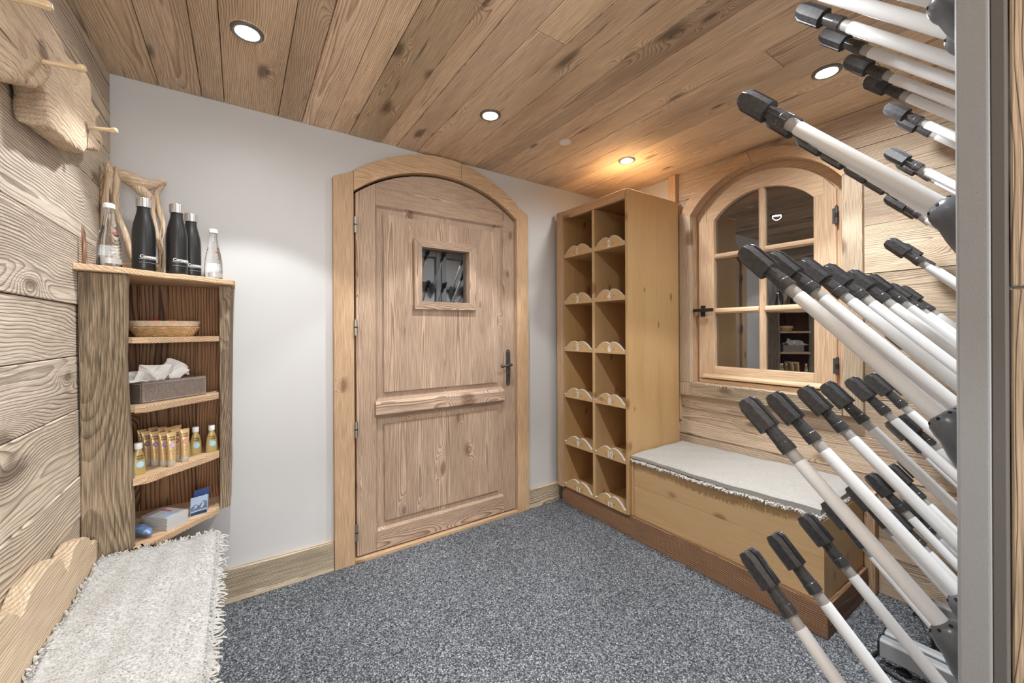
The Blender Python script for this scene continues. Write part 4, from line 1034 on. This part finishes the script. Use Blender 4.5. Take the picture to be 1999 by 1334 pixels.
# ================================================================== BOOT DRYING RACKS
DV = Vector((0, .687, .7267))                 # the tubes lean out into the room at this pitch
EX, EY = Vector((1, 0, 0)), Vector((0, .7267, -.687))
def place(mb, z0=0.):
    mb.v = [tuple(EX*v[0]+EY*v[1]+DV*(v[2]+z0)) for v in mb.v]; return mb
YB0 = .138
def tube_parts(rack):
    """one drying tube at the origin: aluminium tube > bare collar, finned cap, socket"""
    tb = obj('drying_tube', place(MB().tube([(0, 0, .002), (0, 0, .311), (0, 0, .314)], [.0132, .0132, .0126], 18)), M['alu'], None, smooth=True, org=(0, 0, 0))
    obj('tube_end', place(MB().tube([(0, 0, .312), (0, 0, .350)], [.0119, .0119], 16)), M['alu_dull'], tb, smooth=True, org=(0, 0, 0))
    q = MB(); zc = .338
    q.tube([(0, 0, 0), (0, 0, .019), (0, 0, .0195), (0, 0, .060)], [.0160, .0160, .0151, .0148], 18)
    q.box(-.0157, -.012, -.0015, .0015, .024, .048)
    z0, z1 = .056, .133
    def slab(xa, xb, ha, hb, cut):
        P = lambda x, h: [(x, -h, z0), (x, h, z0), (x, h, z1-cut-.006), (x, h*.74, z1-.0015), (x, 0, z1), (x, -h*.74, z1-.0015), (x, -h, z1-cut-.006)]
        a, b = P(xa, ha), P(xb, hb); n_ = 7
        q.add(a+b, [tuple(range(n_))[::-1], tuple(range(n_, 2*n_))]+[(i, (i+1) % n_, n_+(i+1) % n_, n_+i) for i in range(n_)])
    slab(-.0225, -.0115, .0125, .0235, .011)
    for xa in (-.0060, .0008, .0076, .0144):
        hh = math.sqrt(.0272**2-(xa+.0012)**2); slab(xa, xa+.0024, hh, hh, .009)
    slab(.0212, .0250, .0165, .0115, .011)
    q.box(-.0115, .0215, -.0100, .0100, .052, .122)
    q.v = [(v[0]*.86, v[1]*.86, v[2]) if v[2] > .0505 else v for v in q.v]
    place(q, zc)
    cp = obj('cap', q, M['black_plastic'], tb, smooth=True, org=(0, 0, 0), bevel=.0006, seg=1)
    d = DV; q = MB()
    sh = -.026
    pts = [d*(.047+sh), d*(.043+sh), d*(.036+sh), d*(.025+sh), d*(.008+sh), d*sh+Vector((0, -.005, -.022)), d*sh+Vector((0, -.011, -.050)), d*sh+Vector((0, -.015, -.074)), d*sh+Vector((0, -.017, -.092))]
    q.tube(pts, [.0140, .0205, .0252, .0285, .0302, .0292, .0222, .0130, .0045], 18)
    n0 = len(q.v)
    sk = obj('socket', q, [M['grey_plastic'], M['hole']], tb, smooth=True, org=(0, 0, 0))
    for a in (2.2, 3.1, 4.0):
        c = EX*math.cos(a)*.0208+EY*math.sin(a)*.0208+d*(.0428+sh); nrm = (EX*math.cos(a)+EY*math.sin(a)+d*.9).normalized()
        h_ = MB().tube([c-nrm*.004, c+nrm*.0006], [.0026, .0026], 10)
        n1 = len(sk.data.vertices)
        me = sk.data; bm_v = [v.co[:] for v in me.vertices]+h_.v; bm_f = [tuple(p.vertices) for p in me.polygons]+[tuple(i+n1 for i in f) for f in h_.f]; mi = [p.material_index for p in me.polygons]+[1]*len(h_.f)
        me.clear_geometry(); me.from_pydata(bm_v, [], bm_f); me.polygons.foreach_set('material_index', mi); me.polygons.foreach_set('use_smooth', [True]*len(bm_f)); me.set_sharp_from_angle(angle=math.radians(42)); me.update()
    return tb
proto = tube_parts(None)
first = [True]
def put_tube(rack, x, y, z):
    c = proto if first[0] else copy_tree(proto, rack)
    first[0] = False
    c.parent = rack; c.location = Vector((x, y, z))-Vector(rack['w'])
ROWS = [1.734, 1.392, 1.043, .698, .351]
def rack(x0, x1, xs, rows, label, feet):
    t = thing('boot_drying_rack', ((x0+x1)/2, .1, 0), label, 'boot rack', 'boot drying racks on the front wall')
    for k_, x in enumerate((x0, x1-.058)):
        po = obj('post', MB().box(x, x+.058, .0862, .120, .075, 2.12), M['grey_paint'], t, .004, seg=3)
        obj('post_channel', MB().box(x+.0015, x+.055, .0735, .0860, .075, 2.118), M['grey_paint_shaded'], po, .001)
    obj('top_bar', MB().box(x0+.059, x1-.059, .078, .118, 2.06, 2.12), M['grey_paint'], t, .003)
    for z in sorted(set(rows)):
        obj('cross_bar', MB().box(x0+.059, x1-.059, .078, .112, z-.035 if len(rows) < 7 else z-.02, z+.035 if len(rows) < 7 else z+.02), M['grey_paint'], t, .003)
    for z in rows:
        for x in xs: put_tube(t, x, YB0, z)
    for fx in feet:
        ft = obj('foot', MB().prism([(fx-.02, .034), (fx+.02, .034), (fx+.02, .088), (fx+.013, .095), (fx-.013, .095), (fx-.02, .088)], 'y', .0735, .450), M['grey_paint'], t, .002)
        obj('end_cap', MB().prism([(fx-.021, .033), (fx+.021, .033), (fx+.021, .088), (fx+.014, .096), (fx-.014, .096), (fx-.021, .088)], 'y', .4502, .455), M['rubber'], ft)
        for y in (.39, .12):
            obj('leveller', MB().tube([(fx, y, 0), (fx, y, .008), (fx, y, .011), (fx, y, .0335)], [.020, .020, .006, .006], 14), M['rubber'], ft, smooth=True)
    return t
rack(.866, 1.929, [.96, 1.093, 1.273, 1.434, 1.636, 1.823], ROWS, 'nearer grey boot drying rack with five rows of long aluminium tubes and black caps', (.888, 1.905))
R2Z = [1.715-.1725*i for i in range(10)]
rack(1.938, 2.352, [2.062, 2.222], R2Z, 'farther narrow boot drying rack of close-set tubes beside the window wall', (1.9625, 2.330))
cbp = [(2.30, .10, .006), (2.28, .33, .006), (2.22, .37, .006), (2.12, .36, .006), (2.02, .435, .006), (1.95, .468, .007), (1.895, .470, .006), (1.865, .43, .006), (1.85, .33, .006), (1.855, .2, .006), (1.84, .12, .006)]
def smooth_path(P, k_=5):
    P = [Vector(p) for p in P]; out = []
    for i in range(len(P)-1):
        a, b, c, d = P[max(i-1, 0)], P[i], P[i+1], P[min(i+2, len(P)-1)]
        for j in range(k_):
            t = j/k_; out.append(.5*((2*b)+(-a+c)*t+(2*a-5*b+4*c-d)*t*t+(-a+3*b-3*c+d)*t**3))
    return out+[P[-1]]
tag(obj('power_cable', MB().tube(smooth_path(cbp), .0048, 8), M['rubber'], smooth=True), 'black cable winding over the carpet under the drying racks', 'cable')

# ================================================================== COAT RACK on the left wall
cr = thing('coat_rack', (L, 1.4, 1.65), 'driftwood coat rack with turned pegs on the left plank wall', 'coat rack')
def slabwood(name, poly, x0, x1, seed, bev):
    q = MB().prism(wobble(poly, .004, .035, seed), 'x', x0, x1)
    o = obj(name, q, wood('driftwood', 'yz'), cr, smooth=True)
    m = o.modifiers.new('remesh', 'REMESH'); m.mode = 'VOXEL'; m.voxel_size = .0065; m.use_smooth_shade = True
    m = o.modifiers.new('worn', 'SMOOTH'); m.factor = .5; m.iterations = 5
    tx = bpy.data.textures.new('lumps', 'CLOUDS'); tx.noise_scale = .11; tx.noise_depth = 2
    m = o.modifiers.new('lumps', 'DISPLACE'); m.texture = tx; m.strength = .022; m.mid_level = .5; m.texture_coords = 'LOCAL'
    return o
slabwood('driftwood_board', [(1.228, 1.888), (1.275, 1.853), (1.289, 1.814), (1.332, 1.793), (1.314, 1.768), (1.268, 1.727), (1.227, 1.702), (1.170, 1.680), (1.14, 1.669), (1.078, 1.647), (.95, 1.66), (.80, 1.64), (.62, 1.68), (.60, 1.80), (.72, 1.92), (.90, 1.93), (1.10, 1.90)], -.392, -.342, 1, 14)
slabwood('driftwood_board', [(1.325, 1.925), (1.405, 1.947), (1.45, 1.942), (1.499, 1.929), (1.629, 1.948), (1.684, 1.941), (1.708, 1.901), (1.792, 1.914), (1.800, 1.893), (1.748, 1.849), (1.803, 1.846), (1.852, 1.841), (1.843, 1.809), (1.790, 1.778), (1.586, 1.705), (1.492, 1.686), (1.424, 1.684), (1.362, 1.674), (1.354, 1.76), (1.20, 1.74), (1.10, 1.80), (1.20, 1.90)], L+.004, -.366, 2, 14)
for y, z, xb in ((1.675, 1.806, -.373), (1.253, 1.774, -.346), (1.062, 1.782, -.346)):
    p = Vector((xb-.012, y, z-.002)); d = Vector((1, 0, .13)).normalized()
    ss = [(0, .0058), (.012, .0060), (.045, .0068), (.062, .0076), (.068, .0088), (.073, .0108), (.078, .0100), (.081, .006)]
    obj('peg', MB().tube([p+d*s_ for s_, r in ss], [r*.82 for s_, r in ss], 14), wood('peg', 'x'), cr, smooth=True)
